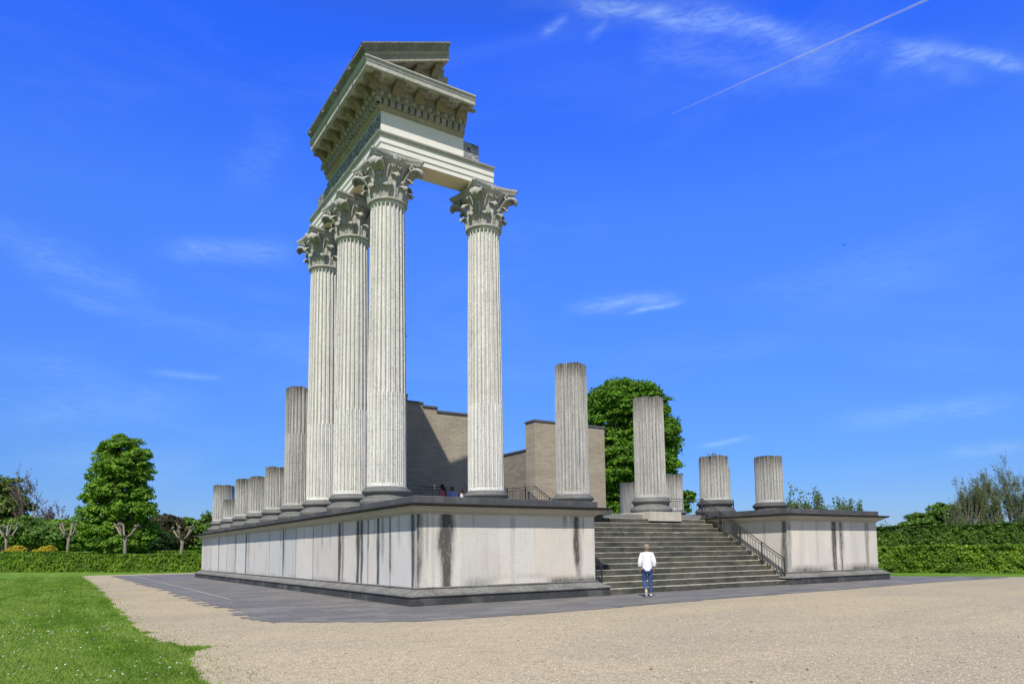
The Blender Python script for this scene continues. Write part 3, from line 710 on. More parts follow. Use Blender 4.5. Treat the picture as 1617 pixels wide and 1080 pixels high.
def capital(par, z0):
    cap = empty('capital', (0, 0, z0), 0, parent=par); cap.scale = (1.03, 1.03, .955)
    mb = MB()
    mb.lathe([(.60, -.02), (.70, -.02), (.728, .0), (.735, .035), (.728, .07), (.70, .09), (.67, .092)], 48); mb.build('neck_ring', M['capital'], cap, smooth=True, autos=40)
    def bell(z): return .60 + .04 * z + .28 * max(0, (z - .9) / .6) ** 2
    mb = MB(); mb.lathe([(bell(z), z) for z in np.linspace(.08, 1.52, 14)] , 40); mb.build('bell', M['capital'], cap, smooth=True, autos=50)
    def leaf(ang, zb, h, W, curl, r_add=.03, dro=200, name='acanthus_leaf', lob=4):
        nv, nu = 26, 13; G = []
        for i in range(nv):
            v = i / (nv - 1)
            if v < .66:
                zz = zb + h * v / .66; rc = bell(zz) + r_add + .07 * (v / .66) ** 2; fold = 0
                rr, zc_ = rc, zz
            else:
                ph = (v - .66) / .34 * radians(dro); r_ = bell(zb + h) + r_add + .07
                rr = r_ + curl * (1 - cos(ph)) ; zc_ = zb + h + curl * sin(ph) * .95
            lobe = 1 + .20 * abs(sin(lob * pi * v)) - .08
            wv = W * (.72 + .42 * sin(pi * min(1, v * 1.05))) * lobe * (1 if v < .8 else max(.18, 1 - (v - .8) * 3.6))
            row = []
            for j in range(nu):
                u = -1 + 2 * j / (nu - 1)
                rib = .028 * cos(u * pi * 3) * (1 - .3 * abs(u)) + .05 * exp(-(u * 4) ** 2) - .05 * u * u
                side = u * wv; r3 = rr + rib * (1 if v < .75 else .6)
                zz2 = zc_ - .05 * u * u * (1 if v > .2 else 0)
                a2 = ang + side / max(.6, rr)
                row.append((r3 * cos(a2), r3 * sin(a2), zz2))
            G.append(row)
        m_ = MB(); m_.thick(G, .028); m_.build(name, M['capital'], cap, smooth=True, autos=60)
    for k in range(8): leaf(k * pi / 4 + pi / 8, .08, .40, .235, .095, .05)
    for k in range(8): leaf(k * pi / 4, .10, .80, .22, .12, .03)
    # corner leaves / volutes
    for k in range(4):
        ang = pi / 4 + k * pi / 2; ca, sa = cos(ang), sin(ang)
        path = [(.70, .80), (.76, .98), (.84, 1.13), (.94, 1.25), (1.05, 1.34), (1.17, 1.385), (1.28, 1.38), (1.36, 1.32), (1.395, 1.23), (1.39, 1.15), (1.36, 1.12)]
        wd = [.14, .17, .20, .235, .255, .26, .24, .20, .15, .10, .05]
        G = []
        for (r, z), w in zip(path, wd):
            row = []
            for j in range(9):
                u = -1 + j / 4; s_ = u * w; r2 = r - .05 * u * u; z2 = z - .10 * u * u * (w / .2) + .02 * cos(u * 9)
                row.append((r2 * ca - s_ * sa, r2 * sa + s_ * ca, z2))
            G.append(row)
        m_ = MB(); m_.thick(G, .07)
        # spiral volute tucked under the abacus corner, one on each cheek
        for sd in (-1, 1):
            P = []
            for q in range(26):
                a2 = q / 25 * 2.3 * pi; rad = .115 * (1 - .72 * q / 25)
                P.append(((1.05 + rad * cos(a2 + 1.4)) * ca - sd * .19 * sa, (1.05 + rad * cos(a2 + 1.4)) * sa + sd * .19 * ca, 1.36 + rad * sin(a2 + 1.4)))
            m_.tube(P, list(np.linspace(.04, .02, 26)), 6)
        m_.build('volute', M['capital'], cap, smooth=True, autos=60)
        # inner helices and the stalk on each face
        a0 = k * pi / 2; m_ = MB()
        for sd in (-1, 1):
            P = []
            for q in range(20):
                f = q / 19
                if f < .5: aa = a0 + sd * (.42 - .26 * f * 2 * f); r = .70 + .12 * f * 2; zz = .95 + .44 * f * 2
                else:
                    ph = (f - .5) * 2 * 2 * pi; rad = .08 * (1 - .6 * (f - .5) * 2); aa = a0 + sd * (.16 - (rad * sin(ph)) / .85 - .0); r = .83; zz = 1.31 + rad * cos(ph)
                P.append((r * cos(aa), r * sin(aa), zz))
            m_.tube(P, .03, 6)
        m_.build('helix', M['capital'], cap, smooth=True, autos=60)
        # rosette on the abacus
        m_ = MB(); prof = [(.0, .11), (.04, .10), (.05, .07), (.08, .075), (.105, .09), (.13, .08), (.15, .04), (.15, 0)]
        n_ = 20; vs = []
        rr = .86
        for (r, d) in prof:
            for j in range(n_):
                b_ = 2 * pi * j / n_; rm = r * (1 + .08 * cos(5 * b_)); lx, lz = rm * cos(b_), rm * sin(b_)
                vs.append(((rr + d) * cos(a0) - lx * sin(a0), (rr + d) * sin(a0) + lx * cos(a0), 1.60 + lz))
        fs = [(i * n_ + j, i * n_ + (j + 1) % n_, (i + 1) * n_ + (j + 1) % n_, (i + 1) * n_ + j) for i in range(len(prof) - 1) for j in range(n_)]
        m_.add(vs, fs); m_.build('rosette', M['capital'], cap, smooth=True)
    # abacus with concave sides and cut corners
    m_ = MB()
    def outline(k):
        P = []
        for q in range(4):
            a0 = q * pi / 2
            for j in range(11):
                u = -1 + 2 * j / 10; L = (.93 + .0) * k; x = (.845 + .155 * u * u) * k; y = u * L
                P.append((x * cos(a0) - y * sin(a0), x * sin(a0) + y * cos(a0)))
        return P
    prof = [(.93, 1.50), (.97, 1.53), (.98, 1.56), (1.0, 1.585), (1.0, 1.60), (1.03, 1.63), (1.05, 1.67), (1.05, 1.74), (1.03, 1.75)]
    vs = []; n_ = 44
    for k, z in prof: vs += [(x, y, z) for x, y in outline(k)]
    fs = [(i * n_ + j, i * n_ + (j + 1) % n_, (i + 1) * n_ + (j + 1) % n_, (i + 1) * n_ + j) for i in range(len(prof) - 1) for j in range(n_)]
    fs += [tuple(range(n_ - 1, -1, -1)), tuple((len(prof) - 1) * n_ + j for j in range(n_))]
    m_.add(vs, fs); m_.build('abacus', M['capital'], cap)
    m_ = MB(); m_.box(-.52, .52, -.52, .52, 1.748, 1.915); m_.build('bearing_block', M['cornice'], cap)
    return cap
GT = 'tall fluted columns with leafy capitals'
def copy_tree(o, parent=None):
    c = o.copy(); COL.objects.link(c); c.parent = parent
    for ch in list(o.children): copy_tree(ch, c)
    return c
colA = column(CX[0], B, 0, 'tall fluted column at the podium corner, nearest of the four carrying the entablature', GT, full=True, seed=11)
for (x, y, lab, rz) in ((CX[1], B, 'tall fluted column standing alone right of the corner, with sky on both sides, carrying the architrave end', pi / 2),
                        (CX[0], B + T, 'tall fluted column directly behind the corner column, second along the long side', pi),
                        (CX[0], B + 2 * T, 'tall fluted column farthest left of the four that carry the entablature', -pi / 2)):
    c = copy_tree(colA); c.location = (x, y, H); c['label'] = lab; c.rotation_euler[2] = rz
GS = 'broken fluted column stumps'
column(CX[2], B, 9.81, 'tallest broken column shaft, in front of the brick pier left of the stairs', GS, seed=2, zc=3.54, rot=.4)
column(CX[3], B, 8.80, 'tall broken column at the stair top on a pale plinth block, in front of the round tree', GS, seed=3, plinth='pale', rot=1.1)
column(CX[4], B, 6.25, 'broken column stump with weeds on top and black base, right of the stair top behind the handrail', GS, 'dark', seed=4, rot=2.0)
column(CX[5], B, 6.51, 'rightmost broken column stump, alone against the sky on the right podium block', GS, 'dark', seed=5, rot=2.6)
for i, (h, lab) in enumerate(((10.0, 'tall broken shaft directly left of the tall columns on the long side'), (6.34, 'broken stump second left of the tall columns, beside the tall broken shaft'),
        (6.16, 'broken stump third left of the tall columns, middle of the receding row'), (6.35, 'narrow-looking stump partly hidden, third from the far end of the receding row'),
        (5.34, 'lowest stump, in front of the last one at the far left end'), (6.61, 'far left corner stump, last of the receding row'))):
    column(CX[0], B + (i + 3) * T, h, lab, GS, seed=20 + i, rot=i * .7, zc=3.6)
xr = CX[5] + .22
column(xr, B + T, 6.27, 'broken stump almost wholly hidden behind the weed-topped stump', GS, seed=31)
column(xr, B + 2 * T, 6.26, 'fluted stump seen just right of the tall broken column at the stair top', GS, seed=32)
column(xr, B + 3 * T, 6.10, 'plain unfluted grey stump just left of the tall broken column at the stair top', 'broken plain stumps', 'plain', seed=33)
# weeds on the stump
mb = MB(); rd = random.Random(2)
for k in range(9):
    x0, y0 = rd.uniform(-.3, .2), rd.uniform(-.3, .3); mb.tube([(x0, y0, 0), (x0 + rd.uniform(-.05, .05), y0, .14), (x0 + rd.uniform(-.12, .12), y0 + rd.uniform(-.1, .1), rd.uniform(.2, .32))], [.008, .006, .003], 4)
    mb.add([(x0 - .03, y0, .12), (x0 + .02, y0 - .03, .15), (x0 + .06, y0, .19), (x0 + .01, y0 + .03, .17)], [(0, 1, 2, 3)])
wd_ = mb.build('weed_tuft', M['olive']); wd_.location = (CX[4] - .1, B - .1, 6.24); tag(wd_, 'small dry weeds growing on top of the black-based column stump', 'weeds')

# ------------------------------------------------------------------ entablature
EX, EY = A - .54, B - .54       # outer faces (q = 0)
ent = empty('entablature_corner', (EX, EY, 16.95), 0, 'pale stone entablature corner with dentils and broken pediment start, on the four tall columns', 'entablature')
def eb(mb, o_):
    o = mb; return o
def lband(mb, prof, yend, xend, qin=-1.08, mi=0):
    z0 = prof[0][1]; z1 = prof[-1][1]
    sec = [(qin, z0)] + list(prof) + [(qin, z1)]; n = len(sec); vs = []
    for q, z in sec: vs.append((EX - q, yend, z))
    for q, z in sec: vs.append((EX - q, EY - q, z))
    for q, z in sec: vs.append((xend, EY - q, z))
    fs = [tuple(range(n - 1, -1, -1)), tuple(2 * n + i for i in range(n))]
    for k in range(2):
        for i in range(n):
            a = k * n + i; b = k * n + (i + 1) % n; fs.append((a, b, b + n, a + n))
    mb.add(vs, fs, mi)
def put(mb, name, mat, smooth=False, autos=None):
    o = mb.build(name, mat, None, smooth=smooth, autos=autos); o.parent = ent; o.matrix_parent_inverse = Matrix.Translation((-EX, -EY, -16.95)); return o
XA, YA = 5.78, 13.25
mb = MB(); lband(mb, [(-.08, 16.75), (-.08, 16.95), (-.04, 16.955), (-.04, 17.19), (0, 17.195), (0, 17.44)], YA, XA); put(mb, 'architrave', M['arch'])
mb = MB(); mb.box(CX[0] + .8, CX[1] - .8, EY + .12, EY + .96, 16.742, 16.752); put(mb, 'soffit_bounce_panel', M['soffit'])  # thin sheets under the architrave carrying the painted bounce light
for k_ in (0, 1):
    mb = MB(); mb.box(EX + .12, EX + .96, B + T * k_ + .8, B + T * k_ + T - .8, 16.742, 16.752); put(mb, 'soffit_bounce_panel', M['soffit'])
mb = MB(); lband(mb, [(0.01, 17.442), (.03, 17.46), (.03, 17.475), (.07, 17.51), (.11, 17.52), (.12, 17.565), (.10, 17.575)], YA - .02, XA - .01); put(mb, 'architrave_crown', M['crownm'])
mb = MB(); lband(mb, [(-.05, 17.577), (-.05, 18.44)], 11.0, 4.36, -.55)
put(mb, 'frieze', M['arch'])
mb = MB(); mb.bbox(4.362, 5.08, EY + .055, EY + 1.02, 17.58, 18.38, .03); put(mb, 'rough_end_block', M['frieze_dark']); mb = MB(); mb.bbox(EX + .055, EX + 1.02, 11.002, 12.35, 17.58, 18.30, .03); put(mb, 'rough_end_block', M['frieze_dark'])
# carved relief on the long side of the frieze
ns, nz = 190, 22; ys = np.linspace(EY + .08, 10.95, ns); zs_ = np.linspace(17.62, 18.40, nz); YY, ZZ = np.meshgrid(ys, zs_, indexing='ij')
d = np.zeros_like(YY)
for k in range(9):
    cy, cz = EY + .55 + k * .72, 18.0 + .05 * (-1) ** k; r = np.hypot(YY - cy, ZZ - cz); an = np.arctan2(ZZ - cz, (YY - cy) * (-1) ** k)
    d = np.maximum(d, .055 * np.clip(np.cos((r * 26 - an) ) , 0, 1) * np.clip((.36 - r) * 8, 0, 1))
d = d + .03 * vn(YY * 9, ZZ * 9) * np.clip(1 - np.abs(ZZ - 18.0) * 2.2, 0, 1)
V = np.stack([EX + .05 - .004 - d, YY, ZZ], 2); a = (np.arange(ns - 1)[:, None] * nz + np.arange(nz - 1)[None]).ravel()
o = fastmesh('carved_relief', V.reshape(-1, 3), np.stack([a, a + 1, a + nz + 1, a + nz], 1), M['frieze_dark'])
o.parent = ent; o.matrix_parent_inverse = Matrix.Translation((-EX, -EY, -16.95))
XC, YC = 4.34, 10.75
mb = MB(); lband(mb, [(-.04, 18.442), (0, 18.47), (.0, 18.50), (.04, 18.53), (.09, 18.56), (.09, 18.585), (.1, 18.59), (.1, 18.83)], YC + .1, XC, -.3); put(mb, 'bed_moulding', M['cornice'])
mb = MB(); s = .0
def along(mb, step, start, fn):
    k = 0
    while True:
        d = start + k * step
        if EX - .1 + d > XC - .1: break
        fn('x', EX - .1 + d); k += 1
    k = 0
    while True:
        d = start + k * step
        if EY - .1 + d > YC: break
        fn('y', EY - .1 + d); k += 1
def dent(ax, c):
    mb = MB()
    if ax == 'x': mb.box(c - .088, c + .088, EY - .235, EY - .095, 18.592, 18.812)
    else: mb.box(EX - .235, EX - .095, c - .088, c + .088, 18.592, 18.812)
    put(mb, 'dentil', M['cornice'])
along(mb, .275, -.04, dent)
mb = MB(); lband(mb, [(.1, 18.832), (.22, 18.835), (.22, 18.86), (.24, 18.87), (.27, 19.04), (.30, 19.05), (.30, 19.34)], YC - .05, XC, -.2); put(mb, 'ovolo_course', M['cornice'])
mb = MB()
def egg(ax, c):
    mb = MB()
    n1, n2 = 8, 6; vs = []
    for i in range(n2 + 1):
        ph = pi * i / n2
        for j in range(n1):
            th = 2 * pi * j / n1; l = .115 * sin(ph) * cos(th); q = .275 + .095 * sin(ph) * sin(th); z = 18.945 + .105 * cos(ph)
            vs.append((c + l, EY - q, z) if ax == 'x' else (EX - q, c + l, z))
    fs = [(i * n1 + j, i * n1 + (j + 1) % n1, (i + 1) * n1 + (j + 1) % n1, (i + 1) * n1 + j) for i in range(n2) for j in range(n1)]
    mb.add(vs, fs)
    if ax == 'x': mb.bbox(c + .155, c + .185, EY - .31, EY - .22, 18.87, 19.04, .01)
    else: mb.bbox(EX - .31, EX - .22, c + .155, c + .185, 18.87, 19.04, .01)
    put(mb, 'egg_and_dart', M['cornice'])
along(mb, .34, .02, egg)
prof_m = [(.28, 19.338), (.77, 19.338), (.79, 19.28), (.79, 19.20), (.76, 19.155), (.73, 19.145), (.69, 19.17), (.62, 19.19), (.54, 19.15), (.47, 19.07), (.40, 18.99), (.34, 18.965), (.28, 18.98)]
def modillion(ax, c, w=.19, zo=0.0):
    m_ = MB()
    if ax == 'x': m_.prism([(EY - q, z + zo) for q, z in prof_m], c - w, c + w, 'x')
    else: m_.prism([(EX - q, z + zo) for q, z in prof_m], c - w, c + w, 'y')
    # fix axis mapping for the side: prism 'y' puts (x, z)
    for sd in (-1, 1):
        P = [(.37 + .05 * cos(a_ ), 19.14 + zo + .05 * sin(a_)) for a_ in np.linspace(0, 2 * pi, 9)]
        for q, z in P[:0]: pass
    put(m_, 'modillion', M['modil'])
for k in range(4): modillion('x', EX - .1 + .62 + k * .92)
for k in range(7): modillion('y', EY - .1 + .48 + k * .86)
# diagonal corner bracket pair
modillion('x', EX - .42, .13); modillion('y', EY - .42, .13)
for k in range(5):
    for (x, y) in ((EX + .06 + k * .92, EY - .58), (EX - .58, EY + .06 + k * .92)):
        mb = MB(); mb.lathe([(.13, 0), (.13, -.02), (.09, -.045), (.05, -.03), (.04, -.06), (0.004, -.07)], 12, (x, y, 19.345), capt=False); put(mb, 'soffit_rosette', M['cornice'])
mb = MB(); lband(mb, [(.90, 19.342), (.90, 19.36), (.92, 19.36), (.92, 19.535)], 10.35, XC + .02, 0.0); put(mb, 'corona', M['corona'])
mb = MB(); lband(mb, [(.90, 19.537), (.945, 19.54), (.945, 19.575), (.955, 19.58), (.965, 19.61), (.985, 19.65), (1.01, 19.665), (1.01, 19.72)], 10.34, XC + .02, 0.0); put(mb, 'corona_crown', M['crownm'])
# long side gutter moulding and pediment start
mb = MB(); sec = [(.99, 19.722), (1.0, 19.74), (1.02, 19.77), (1.07, 19.82), (1.15, 19.88), (1.18, 19.94), (1.18, 19.985), (1.14, 19.99), (.9, 19.93)]
n = len(sec) + 1; sec = sec + [(.05, 19.722)]
vs = [(EX - q, 10.08, z) for q, z in sec] + [(EX - q, EY - q, z) for q, z in sec]
fs = [tuple(range(n - 1, -1, -1)), tuple(n + i for i in range(n))] + [(i, (i + 1) % n, (i + 1) % n + n, i + n) for i in range(n)]
mb.add(vs, fs); put(mb, 'gutter_moulding', M['sima'])
SL = .395; XS = EX - 1.18; ZT = 19.985
def rline(x, off): return ZT + (x - XS) * SL - off
def clip(poly, zc=19.722):
    out = []
    for i in range(len(poly)):
        p = poly[i]; q = poly[(i + 1) % len(poly)]
        if p[1] >= zc: out.append(p)
        if (p[1] - zc) * (q[1] - zc) < 0:
            t_ = (zc - p[1]) / (q[1] - p[1]); out.append((p[0] + t_ * (q[0] - p[0]), zc))
    return out
def rband(mb, o1, o2, q1, q2, xe, yb=EY - .10):
    xs1 = EX - q1; poly = clip([(xs1, rline(xs1, o1)), (xe, rline(xe, o1)), (xe, rline(xe, o2)), (xs1, rline(xs1, o2))])
    ya = []
    for x, z in poly:
        off = rline(x, 0) - z; f = min(1, max(0, (off - o1) / (o2 - o1))); ya.append(EY - (q1 + (q2 - q1) * f))
    mb.prism(poly, ya, yb, 'y')
mb = MB(); rband(mb, 0, .05, 1.18, 1.18, 3.14); rband(mb, .05, .14, 1.18, 1.10, 3.14); rband(mb, .14, .23, 1.10, 1.03, 3.14); rband(mb, .23, .27, 1.02, 1.0, 3.14); put(mb, 'raking_gutter', M['sima'])
mb = MB(); rband(mb, .27, .36, .99, .93, 3.18); rband(mb, .36, .38, .935, .935, 3.19); rband(mb, .38, .62, .91, .91, 3.2); put(mb, 'raking_corona', M['cornice'])
mb = MB(); rband(mb, .62, .93, .30, .28, 3.3); rband(mb, .93, 1.08, .27, .22, 3.5); rband(mb, 1.08, 1.32, .20, .18, 3.52); put(mb, 'raking_bed', M['cornice'])
mb = MB(); poly = clip([(0.6, rline(.6, 1.3)), (3.5, rline(3.5, 1.3)), (3.5, 19.6), (.6, 19.6)], 19.722); mb.prism(poly, EY - .102, EY - .02, 'y'); put(mb, 'gable_field', M['sima'])
for xc in (1.25, 2.05, 2.85):
    m_ = MB(); sh = []
    for q, z in prof_m: sh.append((q, z - 19.335))
    n_ = len(sh); vs = []
    for xx in (xc - .17, xc + .17): vs += [(xx, EY - q, rline(xx, .62) + z) for q, z in sh]
    fs = [tuple(range(n_)), tuple(range(2 * n_ - 1, n_ - 1, -1))] + [(i, i + n_, (i + 1) % n_ + n_, (i + 1) % n_) for i in range(n_)]
    m_.add(vs, fs); put(m_, 'modillion', M['modil'])
x = 1.8
while x < 3.4:
    mb = MB(); z = rline(x, 1.2); mb.bbox(x - .07, x + .07, EY - .22, EY - .11, z - .09, z + .1, .005); put(mb, 'dentil', M['cornice']); x += .25
for yy in (4.9, 6.45, 8.0, 9.75):
    m_ = MB(); cx, cz = EX - 1.0, 19.83
    m_.lathe([(.075, 0), (.09, .04), (.085, .09), (.07, .14), (.045, .17), (.02, .18)], 12)
    m_.v = [(cx - z, yy + y_, cz + x_) for (x_, y_, z) in m_.v]
    for s_ in (-1, 1): m_.tube([(cx - .05, yy + s_ * .07, cz + .09), (cx - .02, yy + s_ * .11, cz + .15)], [.035, .015], 5)
    m_.tube([(cx - .14, yy, cz - .05), (cx - .20, yy, cz - .06)], [.05, .03], 6)
    put(m_, 'lion_head_spout', M['base'], True)

# ------------------------------------------------------------------ brick cella walls
YW = 14.0
def brickwall(name, label, boxes, mat, cop, grp='brick cella walls'):
    t = empty(name, (boxes[0][0], boxes[0][2], 3.2), 0, label, 'wall', grp); inv = Matrix.Translation((-boxes[0][0], -boxes[0][2], -3.2))
    mb = MB(); mc = MB(); e = .07
    for i, (x0, x1, y0, y1, z1) in enumerate(boxes):
        mb.box(x0, x1, y0, y1, 3.15, z1)
        mc.box(x0 - e + .002 * i, x1 + (e if i == len(boxes) - 1 else 0), y0 - e - .002 * i, y1 + e, z1 + .001, z1 + .075); mc.box(x0 + .002, x1 - .002, y0 + .03, y1 - .03, z1 + .076, z1 + .11)
    for o in (mb.build('brickwork', mat), mc.build('lead_coping', M['lead'])): o.parent = t; o.matrix_parent_inverse = inv
    return t
brickwall('brick_wall', 'brown brick wall with stepped dark coping behind the tall columns, half in shadow', [(5.4, 6.12, YW, YW + .95, 9.72), (6.12, 7.03, YW, YW + .95, 9.40), (7.03, 7.86, YW, YW + .95, 9.24), (7.86, 10.65, YW, YW + .95, 9.04)], M['brickx'], 0)
brickwall('brick_wall', 'added high brick wall unseen behind the corner column, shading the stepped wall', [(3.35, 4.15, 10.0, 13.95, 11.5)], M['bricky'], 0)  # wall added out of view to throw shade on the stepped brick wall
brickwall('brick_wall', 'brown brick pier with flat dark coping behind the tallest broken column', [(14.15, 19.4, YW, YW + .95, 9.12)], M['brickx'], 0)
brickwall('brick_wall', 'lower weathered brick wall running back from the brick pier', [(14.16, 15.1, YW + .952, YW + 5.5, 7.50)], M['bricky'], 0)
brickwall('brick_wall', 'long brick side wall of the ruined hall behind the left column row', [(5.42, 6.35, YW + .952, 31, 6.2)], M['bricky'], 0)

# ------------------------------------------------------------------ railings
def railing(name, label, runs, posts, zb=.12, group='dark iron railings', r=.022):
    """runs: polylines of rail tops (x,y,z); balusters hang h below"""
    x0, y0, z0 = runs[0][0][0]
    t = empty(name, (x0, y0, z0 - 1.0), 0, label, 'railing', group); inv = Matrix.Translation((-x0, -y0, -(z0 - 1)))
    top = MB(); low = MB(); bal = MB()
    for P, h in runs:
        for p, q in zip(P[:-1], P[1:]):
            p = np.array(p, float); q = np.array(q, float)
            top.bar(p, q, .045, .03); top.bar(p - [0, 0, .12], q - [0, 0, .12], .03, .02)
            low.bar(p - [0, 0, h - zb], q - [0, 0, h - zb], .04, .02)
            L = np.linalg.norm((q - p)[:2]); n = max(1, int(L / .145))
            for k in range(1, n):
                c = p + (q - p) * k / n; bal.bar(c - [0, 0, .12], c - [0, 0, h - zb], .014)
    for o in (top.build('handrail', M['iron']), low.build('bottom_rail', M['iron']), bal.build('balusters', M['iron'])): o.parent = t; o.matrix_parent_inverse = inv
    for (x, y, za, zb_) in posts:
        pm = MB(); pm.bar((x, y, za), (x, y, zb_), .045); o = pm.build('post', M['iron']); o.parent = t; o.matrix_parent_inverse = inv
    return t
def stz(y): return max(0, (y - .02) / .3345 * .2145) + .08
def stairrail(x, label):
    a = (x, .10, stz(.10) + 1.0); b = (x, 4.65, stz(4.65) + 1.0)
    railing('stair_railing', label, [([a, b], 1.0)], [(x, yy, stz(yy) - .1, stz(yy) + 1.0) for yy in (.10, 1.25, 2.4, 3.55, 4.65)], .18)
stairrail(17.58, 'dark iron stair railing climbing beside the right podium block'); stairrail(7.30, 'dark iron stair railing beside the left podium block, mostly hidden')
railing('guard_railing', 'dark iron guard railing behind the black-based stump at the stair top', [([(17.0, 6.3, 4.18), (17.4, 6.9, 4.2), (21.85, 6.3, 4.2)], 1.0)], [(17.0, 6.3, 3.15, 4.18), (17.4, 6.9, 3.15, 4.2), (19.6, 6.6, 3.15, 4.2), (21.85, 6.3, 3.15, 4.2)])
railing('guard_railing', 'dark iron guard railing in shadow in front of the stepped brick wall', [([(2.9, 10.5, 4.66), (8.3, 10.5, 4.66)], 1.4)], [(xx, 10.5, 3.2, 4.66) for xx in (2.9, 4.7, 6.5, 8.3)])
railing('guard_railing', 'dark iron railing with sloping end in front of the brick pier', [([(9.35, 10.5, 4.70), (10.6, 10.5, 4.78), (11.66, 10.5, 4.93), (13.3, 10.5, 3.95)], 1.0)], [(9.98, 10.5, 3.2, 4.74), (11.1, 10.5, 3.2, 4.85), (12.6, 10.5, 3.2, 4.37)])

# ------------------------------------------------------------------ people
def skin(name, V, E_, Rd, mat, parent, sub=2, root=0):
    me = bpy.data.meshes.new(name); me.from_pydata([tuple(v) for v in V], E_, []); ob = bpy.data.objects.new(name, me); COL.objects.link(ob)
    md = ob.modifiers.new('s', 'SKIN'); md.use_smooth_shade = True
    for i, r in enumerate(Rd):
        sv = me.skin_vertices[0].data[i]; sv.radius = r if hasattr(r, '__len__') else (r, r); sv.use_root = (i == root)
    sm = ob.modifiers.new('u', 'SUBSURF'); sm.levels = sub; sm.render_levels = sub
    dg = bpy.context.evaluated_depsgraph_get(); dg.update()
    m2 = bpy.data.meshes.new_from_object(ob.evaluated_get(dg)); m2.name = name
    bpy.data.objects.remove(ob); m2.materials.clear(); m2.materials.append(mat); m2.polygons.foreach_set('use_smooth', [True] * len(m2.polygons))
    o = bpy.data.objects.new(name, m2); COL.objects.link(o); o.parent = parent; return o
def person(loc, rz, h, label, shirt, trousers, hair, shoe, walk=True, longhair=False):
    t = empty('person', loc, rz, label, 'person'); t.scale = (h / 1.75,) * 3
    if walk: kR, aR, tR = (.10, .04, .50), (.10, -.01, .09), (.12, .14, .035); kL, aL, tL = (-.10, .07, .51), (-.075, -.25, .24), (-.07, -.19, .07)
    else: kR, aR, tR = (.10, .03, .50), (.10, -.01, .09), (.12, .14, .035); kL, aL, tL = (-.10, .03, .50), (-.10, -.01, .09), (-.12, .14, .035)
    V = [(0, 0, .93), (0, -.01, 1.12), (0, -.015, 1.32), (0, -.01, 1.44), (0, .0, 1.52), (0, .015, 1.60), (0, .02, 1.68), (0, .01, 1.735),
         (.17, -.01, 1.41), (.235, -.05, 1.15), (.225, .02, .93), (.22, .04, .87), (-.17, -.01, 1.41), (-.235, -.05, 1.15), (-.235, .01, .93), (-.235, .03, .87),
         (.09, 0, .88), kR, aR, tR, (-.09, 0, .88), kL, aL, tL, (0, .105, 1.615)]
    E_ = [(0, 1), (1, 2), (2, 3), (3, 4), (4, 5), (5, 6), (6, 7), (3, 8), (8, 9), (9, 10), (10, 11), (3, 12), (12, 13), (13, 14), (14, 15), (0, 16), (16, 17), (17, 18), (18, 19), (0, 20), (20, 21), (21, 22), (22, 23), (5, 24)]
    Rd = [(.135, .10), (.13, .10), (.15, .105), (.11, .08), (.052, .055), (.068, .085), (.075, .09), (.045, .055), .055, .042, .03, (.028, .038), .055, .042, .03, (.028, .038), .08, .055, .042, .032, .08, .055, .042, .032, .018]
    body = skin('body', V, E_, Rd, M['skin'], t)
    # fingers: four unequal and a thumb at each hand
    for hx, hy, hz, sd in ((.22, .045, .86, 1), (-.235, .035, .86, -1)):
        for k, (dy, L) in enumerate(((.028, .07), (.010, .078), (-.009, .073), (-.027, .058))):
            skin('finger', [(hx, hy + dy, hz), (hx - sd * .004, hy + dy * 1.1, hz - L * .55), (hx - sd * .022, hy + dy * 1.1, hz - L)], [(0, 1), (1, 2)], [.0095, .0085, .007], M['skin'], body, 1)
        skin('finger', [(hx - sd * .01, hy + .03, hz + .02), (hx - sd * .02, hy + .055, hz - .01), (hx - sd * .025, hy + .06, hz - .035)], [(0, 1), (1, 2)], [.011, .0095, .008], M['skin'], body, 1)
    for s_ in (-1, 1):
        skin('eye', [(s_ * .03, .098, 1.645), (s_ * .03, .108, 1.645)], [(0, 1)], [.010, .006], M['whitet'], body, 1)
        skin('ear', [(s_ * .078, .012, 1.66), (s_ * .082, .008, 1.62)], [(0, 1)], [(.012, .02), (.008, .013)], M['skin'], body, 1)
    # clothes
    sv = [(0, 0, .90), (0, -.01, 1.12), (0, -.015, 1.32), (0, -.01, 1.43), (.165, -.01, 1.41), (.24, -.05, 1.16), (.23, .005, .985), (-.165, -.01, 1.41), (-.24, -.05, 1.16), (-.24, .0, .985), (0, 0, 1.49), (0, 0, .84)]
    skin('shirt', sv, [(0, 1), (1, 2), (2, 3), (3, 4), (4, 5), (5, 6), (3, 7), (7, 8), (8, 9), (3, 10), (0, 11)], [(.195, .155), (.18, .145), (.185, .14), (.14, .105), .088, .078, .066, .088, .078, .066, (.072, .072), (.20, .155)], shirt, t, 2, 1)
    sub = lambda p, q, f: tuple(a + (b - a) * f for a, b in zip(p, q))
    skin('trousers', [(0, 0, .93), (.09, 0, .87), kR, sub(kR, aR, .93), (-.09, 0, .87), kL, sub(kL, aL, .93)], [(0, 1), (1, 2), (2, 3), (0, 4), (4, 5), (5, 6)], [(.135, .11), .098, .073, .058, .098, .073, .058], trousers, t, 2)
    for (a_, q_) in ((aR, tR), (aL, tL)):
        a_ = np.array(a_); q_ = np.array(q_); hd = a_ + (a_ - q_) * .25 + np.array([0, 0, -.035]); d = q_ - a_
        skin('shoe', [hd, (a_ + q_) / 2 + [0, 0, -.01], q_ + d * .35 + [0, 0, 0.0]], [(0, 1), (1, 2)], [(.045, .045), (.05, .042), (.042, .03)], shoe, t, 2, 1)
    m_ = MB(); nu_, nv_ = 24, 16; G = []
